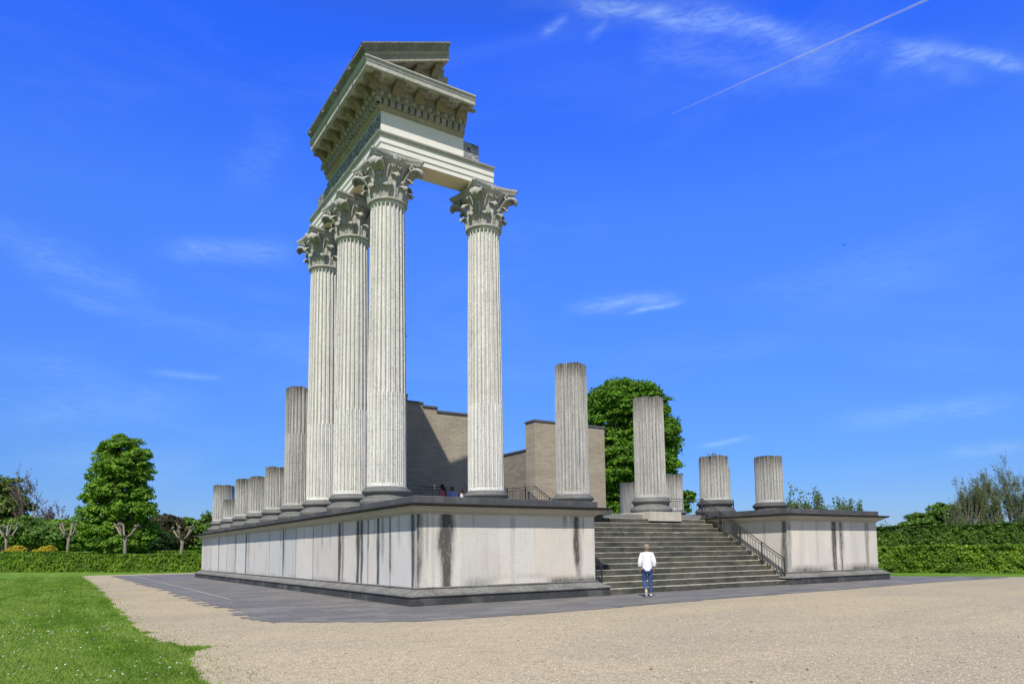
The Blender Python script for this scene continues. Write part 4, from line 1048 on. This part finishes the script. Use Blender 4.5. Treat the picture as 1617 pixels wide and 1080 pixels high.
    for i in range(nv_ + 1):
        ph = pi * .80 * i / nv_; row = []
        for j in range(nu_):
            th = 2 * pi * j / nu_; lump = 1 + .05 * sin(5 * th + 3 * ph) + .04 * sin(11 * th - 5 * ph)
            front = max(0, sin(th)); lim = 1 - .55 * front * min(1, i / nv_ * 1.6)
            zc_ = 1.655 + .108 * cos(ph * lim) * lump; r_ = sin(ph * lim) * lump
            row.append((.094 * r_ * cos(th), -.018 + .105 * r_ * sin(th), zc_ - (.02 if i == nv_ else 0)))
        G.append(row)
    vs = [p for r in G for p in r]; m_.add(vs, [(i * nu_ + j, i * nu_ + (j + 1) % nu_, (i + 1) * nu_ + (j + 1) % nu_, (i + 1) * nu_ + j) for i in range(nv_) for j in range(nu_)])
    if longhair: m_.tube([(0, -.06, 1.66), (0, -.09, 1.58), (0, -.11, 1.46), (0, -.10, 1.36)], [.07, .075, .065, .03], 10)
    m_.build('hair', hair, t, smooth=True)
    return t
person((7.72, -1.78, .012), -radians(38), 1.76, 'person in white shirt and blue jeans seen from behind, walking to the stairs', M['shirt'], M['jeans'], M['hair'], M['shoe'])
def flr(px, py, y):     # x on plane y
    v = ray(px, py); return float((CAM + v * ((y - CAM[1]) / v[1]))[0])
person((flr(698, 770, 11.6), 11.6, 3.2), .3, 1.72, 'person with long dark hair and pink top behind the shaded railing', M['pink'], M['navy'], M['darkhair'], M['sole'], False, True)
person((flr(714, 770, 11.9), 11.9, 3.2), -.5, 1.66, 'person in pale blue top beside the one in pink, behind the shaded railing', M['bluew'], M['navy'], M['darkhair'], M['sole'], False)
person((flr(729, 774, 11.6), 11.6, 3.2), .9, 1.50, 'shorter person in white top right of the pair, behind the shaded railing', M['whitet'], M['navy'], M['darkhair'], M['sole'], False)

# ------------------------------------------------------------------ vegetation
def leafcloud(C, N, size, rs, flat=.35, asp=.62):
    """diamond leaves: centres C, preferred normals N"""
    n = len(C); N = N + rs.randn(n, 3) * .75; N[:, 2] += flat; N /= np.linalg.norm(N, axis=1, keepdims=True)
    R_ = rs.randn(n, 3); U = np.cross(N, R_); U /= np.linalg.norm(U, axis=1, keepdims=True) + 1e-9; Vv = np.cross(N, U)
    s = (size * rs.uniform(.6, 1.35, n))[:, None]
    bend = N * s * .18
    P = np.stack([C - U * s, C - Vv * s * asp - bend * .0, C + U * s - bend, C + Vv * s * asp], 1)
    return P
def leafobj(name, P, mat, parent):
    n = len(P); return fastmesh(name, P.reshape(-1, 3), np.arange(n * 4, dtype=np.int32).reshape(n, 4), mat, parent)
def crown_leaves(blobs, nclump, per, cr, size, rs, shell=.55, flat=.35):
    Cs, Ns = [], []; vol = np.array([b[3] * b[4] * b[5] for b in blobs]) ** (2 / 3); vol /= vol.sum()
    for k in range(nclump):
        b = blobs[rs.choice(len(blobs), p=vol)]; d = rs.randn(3); d /= np.linalg.norm(d)
        if d[2] < -.75: d[2] *= -.4
        rr = rs.uniform(shell, 1.0) ** .6; c = np.array(b[:3]) + d * np.array(b[3:6]) * rr
        r = cr * rs.uniform(.6, 1.35); m_ = int(per * rs.uniform(.6, 1.4))
        dd = rs.randn(m_, 3); dd /= np.linalg.norm(dd, axis=1, keepdims=True); dd[:, 2] = np.where(dd[:, 2] < -.35, -dd[:, 2] * .5, dd[:, 2])
        q = c + dd * r * np.array([1, 1, .62]) * (rs.uniform(.55, 1.05, (m_, 1)))
        Cs.append(q); Ns.append(dd * .8 + d * .3)
    C = np.concatenate(Cs); N = np.concatenate(Ns)
    return leafcloud(C, N, size, rs, flat)
def limbs(mb, base, top, r, rs, n=6, spread=1.0, start=.3, tips=None):
    base = np.array(base, float); top = np.array(top, float); k = 7
    P = [base + (top - base) * i / (k - 1) + np.append(rs.randn(2) * .08 * i, 0) for i in range(k)]
    mb.tube(P, [r * (1 - .85 * i / (k - 1)) + .01 for i in range(k)], 8)
    for j in range(n):
        f = start + (.95 - start) * j / n; p = base + (top - base) * f; a = rs.rand() * 6.3; L = spread * (1.1 - f * .6)
        q = p + np.array([cos(a) * L * .55, sin(a) * L * .55, L * .45]); e = p + np.array([cos(a + .2) * L, sin(a + .2) * L, L * .62])
        if tips: e = tips[rs.randint(len(tips))]; q = (p + e) / 2 + [0, 0, .3]
        mb.tube([p, q, e], [r * .45 * (1 - f * .6), r * .28 * (1 - f * .6), .02], 5)
def tree(name, label, base, blobs, mat, nclump, per, cr, size, seed, trunk_r=.3, group=None, bark='bark', cat='tree', flat=.35, shell=.55, nl=10):
    rs = np.random.RandomState(seed); t = empty(name, tuple(base), 0, label, cat, group); base = np.array(base, float)
    bl = [tuple(np.array(b[:3]) - base) + tuple(b[3:]) for b in blobs]
    P = crown_leaves(bl, nclump, per, cr, size, rs, shell, flat); leafobj('crown', P, M[mat], t)
    mb = MB(); tb = max(bl, key=lambda b: b[2] + b[5]); limbs(mb, (0, 0, -.05), (tb[0], tb[1], tb[2] + tb[5] * .6), trunk_r, rs, nl, 1, .25, [np.array(b[:3]) + rs.randn(3) * np.array(b[3:6]) * .35 for b in bl for _ in range(4)])
    mb.build('trunk', M[bark], t, smooth=True); return t
def blob(px, py, d, rw, rh, rdp=None):      # ellipsoid centred on a photo pixel at depth d; radii in photo px
    c = at(px, py, d); k = d / F; return (c[0], c[1], c[2], rw * k, (rdp or rw) * k, rh * k)
def gb(px, d):      # ground point below photo column px at depth d
    p = at(px, 876, d); return (p[0], p[1], 0.0)
# the big chestnut on the left
tree('chestnut_tree', 'tall full chestnut tree with irregular bright green crown on the left', gb(192, 80),
     [blob(192, 706, 80, 26, 17), blob(218, 722, 80, 20, 17), blob(170, 724, 80, 20, 18), blob(196, 740, 80, 38, 22), blob(158, 752, 80, 16, 16), blob(228, 752, 80, 12, 14), blob(186, 772, 80, 40, 22), blob(150, 785, 80, 16, 15), blob(222, 782, 80, 14, 15),
      blob(158, 812, 80, 26, 20), blob(200, 806, 80, 32, 22), blob(230, 806, 80, 13, 14), blob(142, 835, 79, 13, 17), blob(176, 842, 80, 36, 26), blob(216, 842, 81, 24, 24), blob(236, 838, 81, 10, 14), blob(190, 862, 80, 40, 14)],
     'chestnut', 820, 125, .72, .145, 41, .5, nl=26, shell=.40)
tree('chestnut_tree', 'large round dark green chestnut tree behind the broken columns', gb(995, 72),
     [blob(990, 640, 72, 60, 38), blob(965, 665, 72, 45, 45), blob(1015, 690, 72, 50, 45), blob(985, 735, 72, 68, 55), blob(1030, 745, 72, 38, 50), blob(960, 760, 72, 50, 50), blob(1045, 700, 72, 22, 40), blob(1000, 800, 72, 60, 30)],
     'chestnut2', 1250, 150, .95, .155, 42, .6, nl=22)
tree('young_tree', 'small leafy tree branch just behind the railing at the stair top', gb(1084, 62), [blob(1084, 786, 62, 11, 13), blob(1078, 800, 62, 9, 12), blob(1090, 780, 62, 6, 6)], 'chestnut2', 40, 60, .32, .15, 43, .08, nl=5)
GB = 'park trees beyond the left hedge'
tree('park_tree', 'dark rounded tree at the left edge of the photo', gb(8, 105), [blob(6, 774, 106, 24, 22), blob(-6, 800, 106, 34, 28), blob(14, 800, 106, 26, 18), blob(8, 838, 106, 34, 26)], 'oliveg', 190, 90, 1.3, .26, 44, .4, GB)
tree('park_tree', 'low bushy mid green tree left of the second pollard', gb(52, 100), [blob(45, 838, 100, 34, 22), blob(70, 848, 100, 34, 20), blob(30, 850, 100, 30, 20)], 'midleaf', 200, 80, 1.1, .25, 45, .3, GB)
tree('park_tree', 'bright green small tree between second pollard and chestnut', gb(105, 103), [blob(100, 845, 103, 30, 22), blob(122, 836, 103, 18, 16), blob(118, 856, 103, 26, 16), blob(85, 855, 103, 22, 14)], 'chestnut', 200, 80, 1.0, .24, 46, .3, GB)
tree('park_tree', 'bronze leaved bushy tree right of the chestnut', gb(262, 98), [blob(262, 835, 98, 26, 22), blob(250, 852, 98, 24, 20), blob(277, 850, 98, 20, 20)], 'bronze', 170, 90, 1.0, .24, 47, .3, GB)
tree('park_tree', 'very dark shrub tree in shade under the chestnut', gb(232, 92), [blob(228, 852, 92, 34, 20), blob(248, 858, 92, 24, 16)], 'darkleaf', 150, 90, 1.0, .24, 48, .3, GB)
tree('park_tree', 'pale green feathery tree beside the podium end', gb(308, 100), [blob(300, 838, 100, 22, 18), blob(320, 845, 100, 22, 16), blob(298, 858, 100, 30, 14), blob(330, 828, 100, 8, 16)], 'midleaf', 190, 70, .95, .22, 49, .25, GB)
tree('park_tree', 'broad dark bushy trees far behind the yellow shrubs', gb(150, 118), [blob(x, 864, 118, 34, 17) for x in (-20, 30, 80, 130, 180, 230, 280, 325)], 'darkleaf', 560, 90, 1.4, .3, 50, .3, GB, shell=.2)
# right side trees
tree('shrub_tree', 'rounded fresh green shrub tree at the right hedge end', gb(1460, 75), [blob(1452, 822, 75, 16, 12), blob(1440, 830, 75, 14, 10)], 'midleaf', 60, 70, .5, .17, 51, .12, 'green shrubs above the right hedges')
tree('shrub_tree', 'taller bright green shrub tree beside the twiggy trees', gb(1487, 75), [blob(1487, 812, 75, 20, 17), blob(1500, 826, 75, 24, 14), blob(1478, 822, 75, 16, 12)], 'midleaf', 110, 70, .55, .17, 52, .15, 'green shrubs above the right hedges')

def twiggy(name, label, px, py0, py1, wpx, d, leaf, nleaf, seed, group=None, lsize=.1, fan=1.0, depth=5, r0=.16, stems=1, twr=.012, base=None):
    rs = np.random.RandomState(seed); g0 = np.array(base if base is not None else gb(px, d)); k = d / F
    t = empty(name, tuple(g0), 0, label, 'tree', group); top = at(px, py0, d)[2]; Wd = wpx * k
    mb = MB(); ends = []
    def grow(p, dirn, L, r, lev):
        dirn = dirn / np.linalg.norm(dirn); q = p + dirn * L * .5 + rs.randn(3) * L * .04; e = p + dirn * L + rs.randn(3) * L * .07
        mb.tube([p, q, e], [r, r * .85, r * .68], 4 if lev > 1 else 6, cap=False)
        if lev >= depth: ends.append((p, e)); return
        if lev >= depth - 2: ends.append((p, e))
        for j in range(rs.randint(2, 4) if lev > 0 else 5):
            nd = dirn + rs.randn(3) * np.array([.46, .46, .24]) + np.array([0, 0, .12]); grow(e - dirn * L * rs.rand() * .35, nd, L * rs.uniform(.62, .86), r * .62, lev + 1)
    for s_ in range(stems):
        an = s_ * 2.4 + rs.rand() * .5; rr_ = sqrt((s_ + .5) / stems); dr = np.array([cos(an) * rr_ * .75 * fan, sin(an) * rr_ * .75 * fan, 1.])
        grow(np.array([cos(an) * rr_ * Wd * .25, sin(an) * rr_ * Wd * .25, 0]), dr, top * rs.uniform(.13, .24) * (1.1 - .35 * rr_), r0, 1)
    V = np.array(mb.v); zmax = np.percentile(V[:, 2], 99.7); sx = np.percentile(np.hypot(V[:, 0], V[:, 1]), 97); sc_ = np.array([Wd / sx, Wd / sx, top / zmax]) 
    mb.v = [tuple(v * sc_) for v in V]
    mb.build('trunk', M['twig'], t, smooth=True, fix=False)
    ii = rs.randint(len(ends), size=nleaf); f = rs.rand(nleaf, 1) * 1.1; P0 = np.array([e[0] for e in ends])[ii]; P1 = np.array([e[1] for e in ends])[ii]
    C = (P0 + (P1 - P0) * f) * sc_ + rs.randn(nleaf, 3) * .08
    leafobj('crown', leafcloud(C, rs.randn(nleaf, 3), lsize, rs), M[leaf], t); return t
GTW = 'twiggy trees behind the right hedges'
twiggy('twiggy_tree', 'grey twiggy tree just right of the green shrub trees', 1537, 752, 830, 26, 72, 'greyleaf', 12000, 61, GTW, .06, 1.1, 6, .09, 12)
twiggy('twiggy_tree', 'grey twiggy tree between the shorter one and the tall one at the edge', 1566, 744, 830, 28, 73, 'greyleaf', 12000, 62, GTW, .06, 1.1, 6, .09, 12)
twiggy('twiggy_tree', 'tallest twiggy tree with sparse leaves, at the right edge', 1603, 728, 830, 36, 75, 'greyleaf', 16000, 65, GTW, .06, 1.1, 6, .10, 14)
twiggy('twiggy_tree', 'low brownish twiggy tree behind the bright green shrub', 1514, 786, 830, 20, 71, 'greyleaf', 4500, 63, GTW, .06, 1.2, 5, .07, 12)
GP = 'pale budding shrubs behind the right podium block'
twiggy('budding_shrub', 'pale budding shrub right beside the rightmost column stump', 1262, 774, 805, 26, 55, 'paleleaf', 8000, 64, GP, .085, 1.2, 6, .03, 18)
twiggy('budding_shrub', 'pale budding shrub above the middle of the right podium block', 1295, 777, 805, 26, 55, 'paleleaf', 8000, 69, GP, .085, 1.2, 6, .03, 18)
twiggy('budding_shrub', 'thin sparse budding shrub above the right podium block, farthest right', 1343, 782, 805, 22, 56, 'paleleaf', 2600, 66, GP, .08, 1.1, 5, .03, 10)
twiggy('budding_shrub', 'tiny sparse shrub at the outer corner of the right podium block', 1400, 822, 835, 14, 60, 'paleleaf', 250, 67, GP, .07, 1., 5, .03, 3)
twiggy('purple_tree', 'sparse purple budding tree with spreading twigs at the far left', 58, 746, 850, 36, 103, 'purple', 5200, 68, None, .12, 1.5, 6, .16, 9)

# pollards
GPO = 'pollarded plane trees behind the left hedge'
def pollard(px, pyt, d, seed, label, lean=0):
    rs = np.random.RandomState(seed); b = np.array(gb(px, d)); k = d / F; top = at(px, pyt, d)[2]
    t = empty('pollarded_tree', tuple(b), 0, label, 'tree', GPO); mb = MB(); hf = top * .72
    mb.tube([(0, 0, -.1), (.03 + lean * .3, 0, hf * .4), (lean, 0, hf * .8), (lean * 1.1, 0, hf)], [.24, .185, .165, .22], 9)
    mb.build('trunk', M['palebark'], t, smooth=True)
    for j in range(5):
        a = j * 2 * pi / 5 + rs.rand() * .6; L = rs.uniform(.95, 1.35); m_ = MB(); p = np.array([lean * 1.1, 0, hf * .95])
        dx, dy = cos(a), sin(a); e = p + np.array([dx * L, dy * L, top - hf - rs.uniform(0, .25)])
        P = [p, p + np.array([dx * L * .5, dy * L * .5, (top - hf) * .25]), e]
        m_.tube(P, [.14, .10, .09], 7)
        for q in range(3):
            o_ = rs.randn(3) * np.array([.16, .16, .06]); m_.tube([e + o_ * .2, e + o_ + [0, 0, .05]], [.11, .075], 6)
        for q in range(3):
            o_ = rs.randn(3) * .12; m_.tube([e + o_ * .3, e + o_ * 1.6 + [0, 0, .16]], [.05, .03], 4)
        m_.build('limb', M['palebark'], t, smooth=True)
pollard(9, 826, 90, 1, 'pollarded plane tree at the left edge of the photo'); pollard(105, 824, 86, 2, 'pollarded plane tree right of the yellow shrubs', .15)
pollard(197, 825, 77, 3, 'pollarded plane tree in front of the tall chestnut'); pollard(284, 829, 74, 4, 'pollarded plane tree nearest the podium end', .2)

def hedge(name, label, p0, p1, width, h0, h1, mat, n, size, seed, group=None):
    rs = np.random.RandomState(seed); p0 = np.array(p0[:2], float); p1 = np.array(p1[:2], float); L = np.linalg.norm(p1 - p0); d = (p1 - p0) / L; nn = np.array([-d[1], d[0]])
    if np.dot(nn, CAM[:2] - p0) > 0: nn = -nn       # nn points away from the camera
    t = empty(name, (p0[0], p0[1], 0), 0, label, 'hedge', group)
    mb = MB(); ns = 24; vs = []
    for i in range(ns + 1):
        c = d * L * i / ns; h = h0 + (h1 - h0) * i / ns
        for (o_, z) in ((.34, 0), (.34, h - .22), (width - .34, h - .22), (width - .34, 0)):
            q = c + nn * o_; vs.append((q[0], q[1], z))
    fs = [(i * 4 + j, i * 4 + j + 1, i * 4 + j + 5, i * 4 + j + 4) for i in range(ns) for j in range(3)] + [(0, 1, 2, 3), (ns * 4 + 3, ns * 4 + 2, ns * 4 + 1, ns * 4)]
    mb.add(vs, fs); mb.build('branch_core', M['hedgecore'], t)
    # leaves: front, top, back and ends
    u = rs.rand(n) * L; hh = h0 + (h1 - h0) * u / L; k = rs.rand(n); C = np.zeros((n, 3)); N = np.zeros((n, 3))
    fr = k < .55; tp = (k >= .55) & (k < .88); bk = k >= .88
    wav = (vn(u * 1.1 + seed, 2.2) - .5) * .16
    z = rs.rand(n) * hh; bump = (vn(u * 2.3 + seed, z * 3.0) - .5) * .22 + (vn(u * 5.1 + seed, z * 6.0) - .5) * .2; bump = np.where(k < .88, bump, -bump)
    offv = np.where(fr, .10 - bump, np.where(bk, width - .1 - bump, rs.rand(n) * width)); zz = np.where(tp, hh + wav + (vn(u * 2.2, offv * 2 + seed) - .5) * .12, z)
    offv = offv + rs.randn(n) * .045; zz = np.maximum(.02, zz + rs.randn(n) * .04)
    zz = np.minimum(zz, hh + wav + .14)
    xy = d[None] * u[:, None] + nn[None] * offv[:, None]; C[:, :2] = xy; C[:, 2] = zz
    N[:, :2] = np.where(fr[:, None], -nn[None], np.where(bk[:, None], nn[None], 0)); N[:, 2] = np.where(tp, 1.2, .2)
    leafobj('foliage', leafcloud(C, N * 1.3, size, rs, .2), M[mat], t); return t
GH = 'clipped hedges round the temple'
hl0 = ground(-60, 903.5); hl1 = ground(345, 903)
hedge('clipped_hedge', 'long low clipped hedge along the left lawn, in front of the pollards', hl0, hl1, 1.6, 1.75, 1.68, 'hedge', 38000, .10, 71, GH)
b0 = at(-30, 874, 86); b1 = at(330, 873, 80)
hedge('clipped_hedge', 'second low hedge behind the pollards on the left', (b0[0], b0[1]), (b1[0], b1[1]), 1.4, 2.25, 2.05, 'hedge', 16000, .12, 72, GH)
r0_ = ground(1386, 904.2); r1_ = ground(1700, 905.8)
hedge('clipped_hedge', 'near lower clipped hedge at the right behind the grass strip', r0_, r1_, 2.2, 1.50, 1.50, 'hedge', 38000, .085, 73, GH)
q0 = at(1360, 860, 54); q1 = at(1720, 860, 50)
hedge('clipped_hedge', 'taller rear clipped hedge at the right above the near hedge', (q0[0], q0[1]), (q1[0], q1[1]), 1.5, 2.95, 3.1, 'hedge2', 40000, .095, 74, GH)
# yellow shrubs
for px, w, lab, sd in ((24, 13, 'golden yellow rounded shrub beside the leftmost pollard', 81), (72, 15, 'golden yellow rounded shrub left of the second pollard', 82)):
    b = gb(px, 90); k = 90 / F
    tree('yellow_shrub', lab, b, [blob(px, 871, 90, w, 7), blob(px + 4, 868, 90, w * .6, 6), blob(px - 5, 873, 90, w * .6, 5)], 'yellow', 60, 60, .4, .12, sd, .06, 'golden shrubs', cat='shrub', nl=4)

# lawn blades and daisies near the camera
rs = np.random.RandomState(9); n = 330000
dd = 7.5 * (60 / 7.5) ** rs.rand(n); px = rs.uniform(-30, 420, n)
vx = (px - 808.5) / F; base3 = CAM[None] + (vx[:, None] * RM[0][None] + RM[2][None]) * dd[:, None]
X = base3[:, 0]; Y = base3[:, 1]
dist = grass_edge(Y) - X; keep = (dist > -.02) | ((dist > -1.2) & (rs.rand(n) < .10 * np.exp(dist * 6) + .03 * np.exp(dist * 1.5) * (vn(X * 2.3, Y * 2.3) > .55))); keep &= Y < 50
X, Y, dd, dist = X[keep], Y[keep], dd[keep], dist[keep]; n = len(X)
hgt = rs.uniform(.018, .042, n) * (1 + .25 * np.clip(dd / 20, 0, 1.5)); wd = .0035 + .00042 * dd; a = rs.rand(n) * 6.283; ln = rs.randn(n, 2) * .025
P = np.zeros((n, 3, 3)); P[:, 0] = np.stack([X - np.cos(a) * wd, Y - np.sin(a) * wd, 0 * X], 1); P[:, 1] = np.stack([X + np.cos(a) * wd, Y + np.sin(a) * wd, 0 * X], 1); P[:, 2] = np.stack([X + ln[:, 0], Y + ln[:, 1], hgt], 1)
gr = fastmesh('lawn_grass', P.reshape(-1, 3), np.arange(n * 3, dtype=np.int32).reshape(n, 3), M['grassb']); tag(gr, 'short green mown grass of the lawn beside the gravel', 'grass', kind='stuff')
rs = np.random.RandomState(12); V = []; Fd = []
cl_ = [ground(x, y) for x, y in ((40, 1008), (20, 1012), (60, 1030), (30, 1035), (100, 1000), (140, 998), (90, 1016), (120, 965), (60, 975), (180, 990), (160, 940), (100, 935), (75, 940), (180, 955), (230, 1004), (20, 990), (300, 1060), (210, 1066))]
for k in range(280):
    if rs.rand() < .6: c = cl_[rs.randint(len(cl_))]; x, y = c[0] + rs.randn() * .42, c[1] + rs.randn() * .42
    else: d_ = 8 * (35 / 8) ** rs.rand(); p_ = at(rs.uniform(-10, 300), 876, d_); x, y = p_[0], p_[1]
    if x > grass_edge(y) - .1: continue
    r = rs.uniform(.008, .014) * (1 + .012 * np.hypot(x - CAM[0], y - CAM[1])); z = rs.uniform(.045, .07); b = len(V); tx, ty = rs.randn(2) * .2
    for j in range(6): V.append((x + r * cos(j * pi / 3), y + r * sin(j * pi / 3), z + r * (tx * cos(j * pi / 3) + ty * sin(j * pi / 3))))
    V.append((x, y, z + .006))
    for j in range(6): Fd.append((b + j, b + (j + 1) % 6, b + 6))
dz_ = MB(); dz_.add(V, Fd); tag(dz_.build('lawn_daisies', M['petal']), 'tiny white daisies scattered over the lawn', 'daisies', kind='stuff')
# loose stones on the gravel near the camera
rs = np.random.RandomState(15); n = 26000; dd = 8 * (26 / 8) ** rs.rand(n); px = rs.uniform(250, 1650, n); vx = (px - 808.5) / F
b3 = CAM[None] + (vx[:, None] * RM[0][None] + RM[2][None]) * dd[:, None]; X, Y = b3[:, 0], b3[:, 1]
keep = (X > grass_edge(Y) + .03) & ~((X > -4.6 - .0) & (Y > np.interp(X, [-5, -2, 1, 8, 16, 24, 32], [-1.6, -4.6, -4.8, -4.1, -3.8, -3.3, -3.5]))) ; X, Y = X[keep], Y[keep]; n = len(X)
r = rs.uniform(.004, .012, n); T4 = np.array([[1, 0, 0], [-.5, .87, 0], [-.5, -.87, 0], [0, 0, .9]]); rot = rs.rand(n) * 6.28
ca, sa = np.cos(rot)[:, None], np.sin(rot)[:, None]; sx_ = rs.uniform(.7, 1.4, n)[:, None]
P = np.stack([(T4[None, :, 0] * ca * sx_ - T4[None, :, 1] * sa) * r[:, None] + X[:, None], (T4[None, :, 0] * sa * sx_ + T4[None, :, 1] * ca) * r[:, None] + Y[:, None], T4[None, :, 2] * r[:, None] + .004 + 0 * X[:, None]], 2)
q = np.arange(n)[:, None, None] * 4 + np.array([[0, 1, 3], [1, 2, 3], [2, 0, 3]])[None]
mt, t, p, o_ = newmat('loose_pebbles'); gg = t.node('ShaderNodeNewGeometry').outputs['Random Per Island']; t.l.new(t.ramp(gg, (0, (.20, .15, .10)), (.5, (.45, .36, .26)), (1, (.75, .68, .56))), p.inputs['Base Color'])
gp = fastmesh('loose_gravel', P.reshape(-1, 3), q.reshape(-1, 3), mt); tag(gp, 'loose pebbles lying on the gravel path', 'gravel', kind='stuff')

# fallen leaves and bits of twig on the gravel
rs = np.random.RandomState(33); mb = MB()
for k in range(150):
    p_ = at(rs.uniform(330, 1640), 876, 8.5 * (24 / 8.5) ** rs.rand()); x, y = p_[0], p_[1]
    if x > -4.9 and y > -5.2: continue
    a = rs.rand() * 6.28; L = rs.uniform(.012, .035); u = np.array([cos(a), sin(a)]) * L; v = np.array([-sin(a), cos(a)]) * L * rs.uniform(.2, .5)
    mb.add([(x - u[0], y - u[1], .012), (x + v[0], y + v[1], .02), (x + u[0], y + u[1], .013), (x - v[0], y - v[1], .01)], [(0, 1, 2, 3)])
M['dead'] = flat('dry_leaf', (.13, .085, .04), .9, var=.5)
tag(mb.build('fallen_leaves', M['dead']), 'dry leaf scraps and twigs scattered on the gravel', 'leaves', kind='stuff')

# ------------------------------------------------------------------ contrail, aircraft, bird
mt, t, p, o_ = newmat('condensation_trail'); c = coords(t, False)
e_ = t.node('ShaderNodeBsdfTransparent'); df = t.node('ShaderNodeBsdfDiffuse'); df.inputs[0].default_value = (.95, .95, .97, 1)
mx = t.node('ShaderNodeMixShader'); nn_ = t.noise(t.mapping(c, (.004, .004, .004)), 1.5, 5, .6)
lw = t.node('ShaderNodeLayerWeight', i_Blend=.5); t.set(mx.inputs[0], t.math('MULTIPLY', t.math('POWER', t.math('SUBTRACT', 1.0, lw.outputs['Facing']), 2.0), t.math('MULTIPLY_ADD', nn_, .36, .12), clamp=True))
t.l.new(e_.outputs[0], mx.inputs[1]); t.l.new(df.outputs[0], mx.inputs[2]); t.l.new(mx.outputs[0], o_.inputs[0])
ALT = 3000.0
c0 = ground(1064, 179, ALT); c1 = ground(1475, -5, ALT); mb = MB(); K = 40
mb.tube([c0 + (c1 - c0) * k / K for k in range(K + 1)], [1.5 + 6.5 * (k / K) ** .8 for k in range(K + 1)], 12, cap=False)
tag(mb.build('vapour_trail', mt, smooth=True, fix=False), 'thin white vapour trail slanting across the upper right sky', 'vapour trail')
M['plane'] = flat('aircraft_white', (.8, .8, .82), .4)
d_ = (c0 - c1) / np.linalg.norm(c0 - c1); s_ = np.array([-d_[1], d_[0], 0]); mb = MB(); u_ = c0 + d_ * 14
mb.tube([u_ - d_ * 9, u_ - d_ * 7, u_ + d_ * 7, u_ + d_ * 9.5], [.4, 1.1, 1.1, .2], 8)
for sd in (-1, 1):
    mb.add([u_ + d_ * 2, u_ - d_ * 1, u_ - d_ * 4 + s_ * sd * 10, u_ - d_ * 3 + s_ * sd * 10, u_ + d_ * 2 - [0, 0, .5], u_ - d_ * 1 - [0, 0, .5]], [(0, 1, 2, 3), (4, 3, 2, 5), (0, 3, 4), (1, 5, 2)])
    mb.add([u_ - d_ * 7, u_ - d_ * 8.5, u_ - d_ * 9 + s_ * sd * 3.6, u_ - d_ * 8.4 + s_ * sd * 3.6], [(0, 1, 2, 3)])
mb.add([u_ - d_ * 6.5, u_ - d_ * 8.8, u_ - d_ * 9.4 + [0, 0, 3.4], u_ - d_ * 8.6 + [0, 0, 3.4]], [(0, 1, 2, 3)])
tag(mb.build('airliner', M['plane'], fix=False), 'tiny distant airliner at the lower end of the vapour trail', 'aircraft')
M['bird'] = flat('bird_dark', (.03, .03, .03), .9)
b = at(1333, 387, 90); mb = MB(); mb.tube([b + [-.14, 0, 0], b + [-.05, 0, 0], b + [.08, 0, .01], b + [.15, 0, .02]], [.015, .045, .04, .012], 7)
for sd in (-1, 1): mb.thick([[b + [.06, 0, .01], b + [.07, sd * .13, .09], b + [.0, sd * .28, .07]], [b + [-.05, 0, .01], b + [-.05, sd * .13, .08], b + [-.04, sd * .29, .06]]], .008)
tag(mb.build('bird', M['bird']), 'tiny dark bird flying in the blue sky at the right', 'bird')
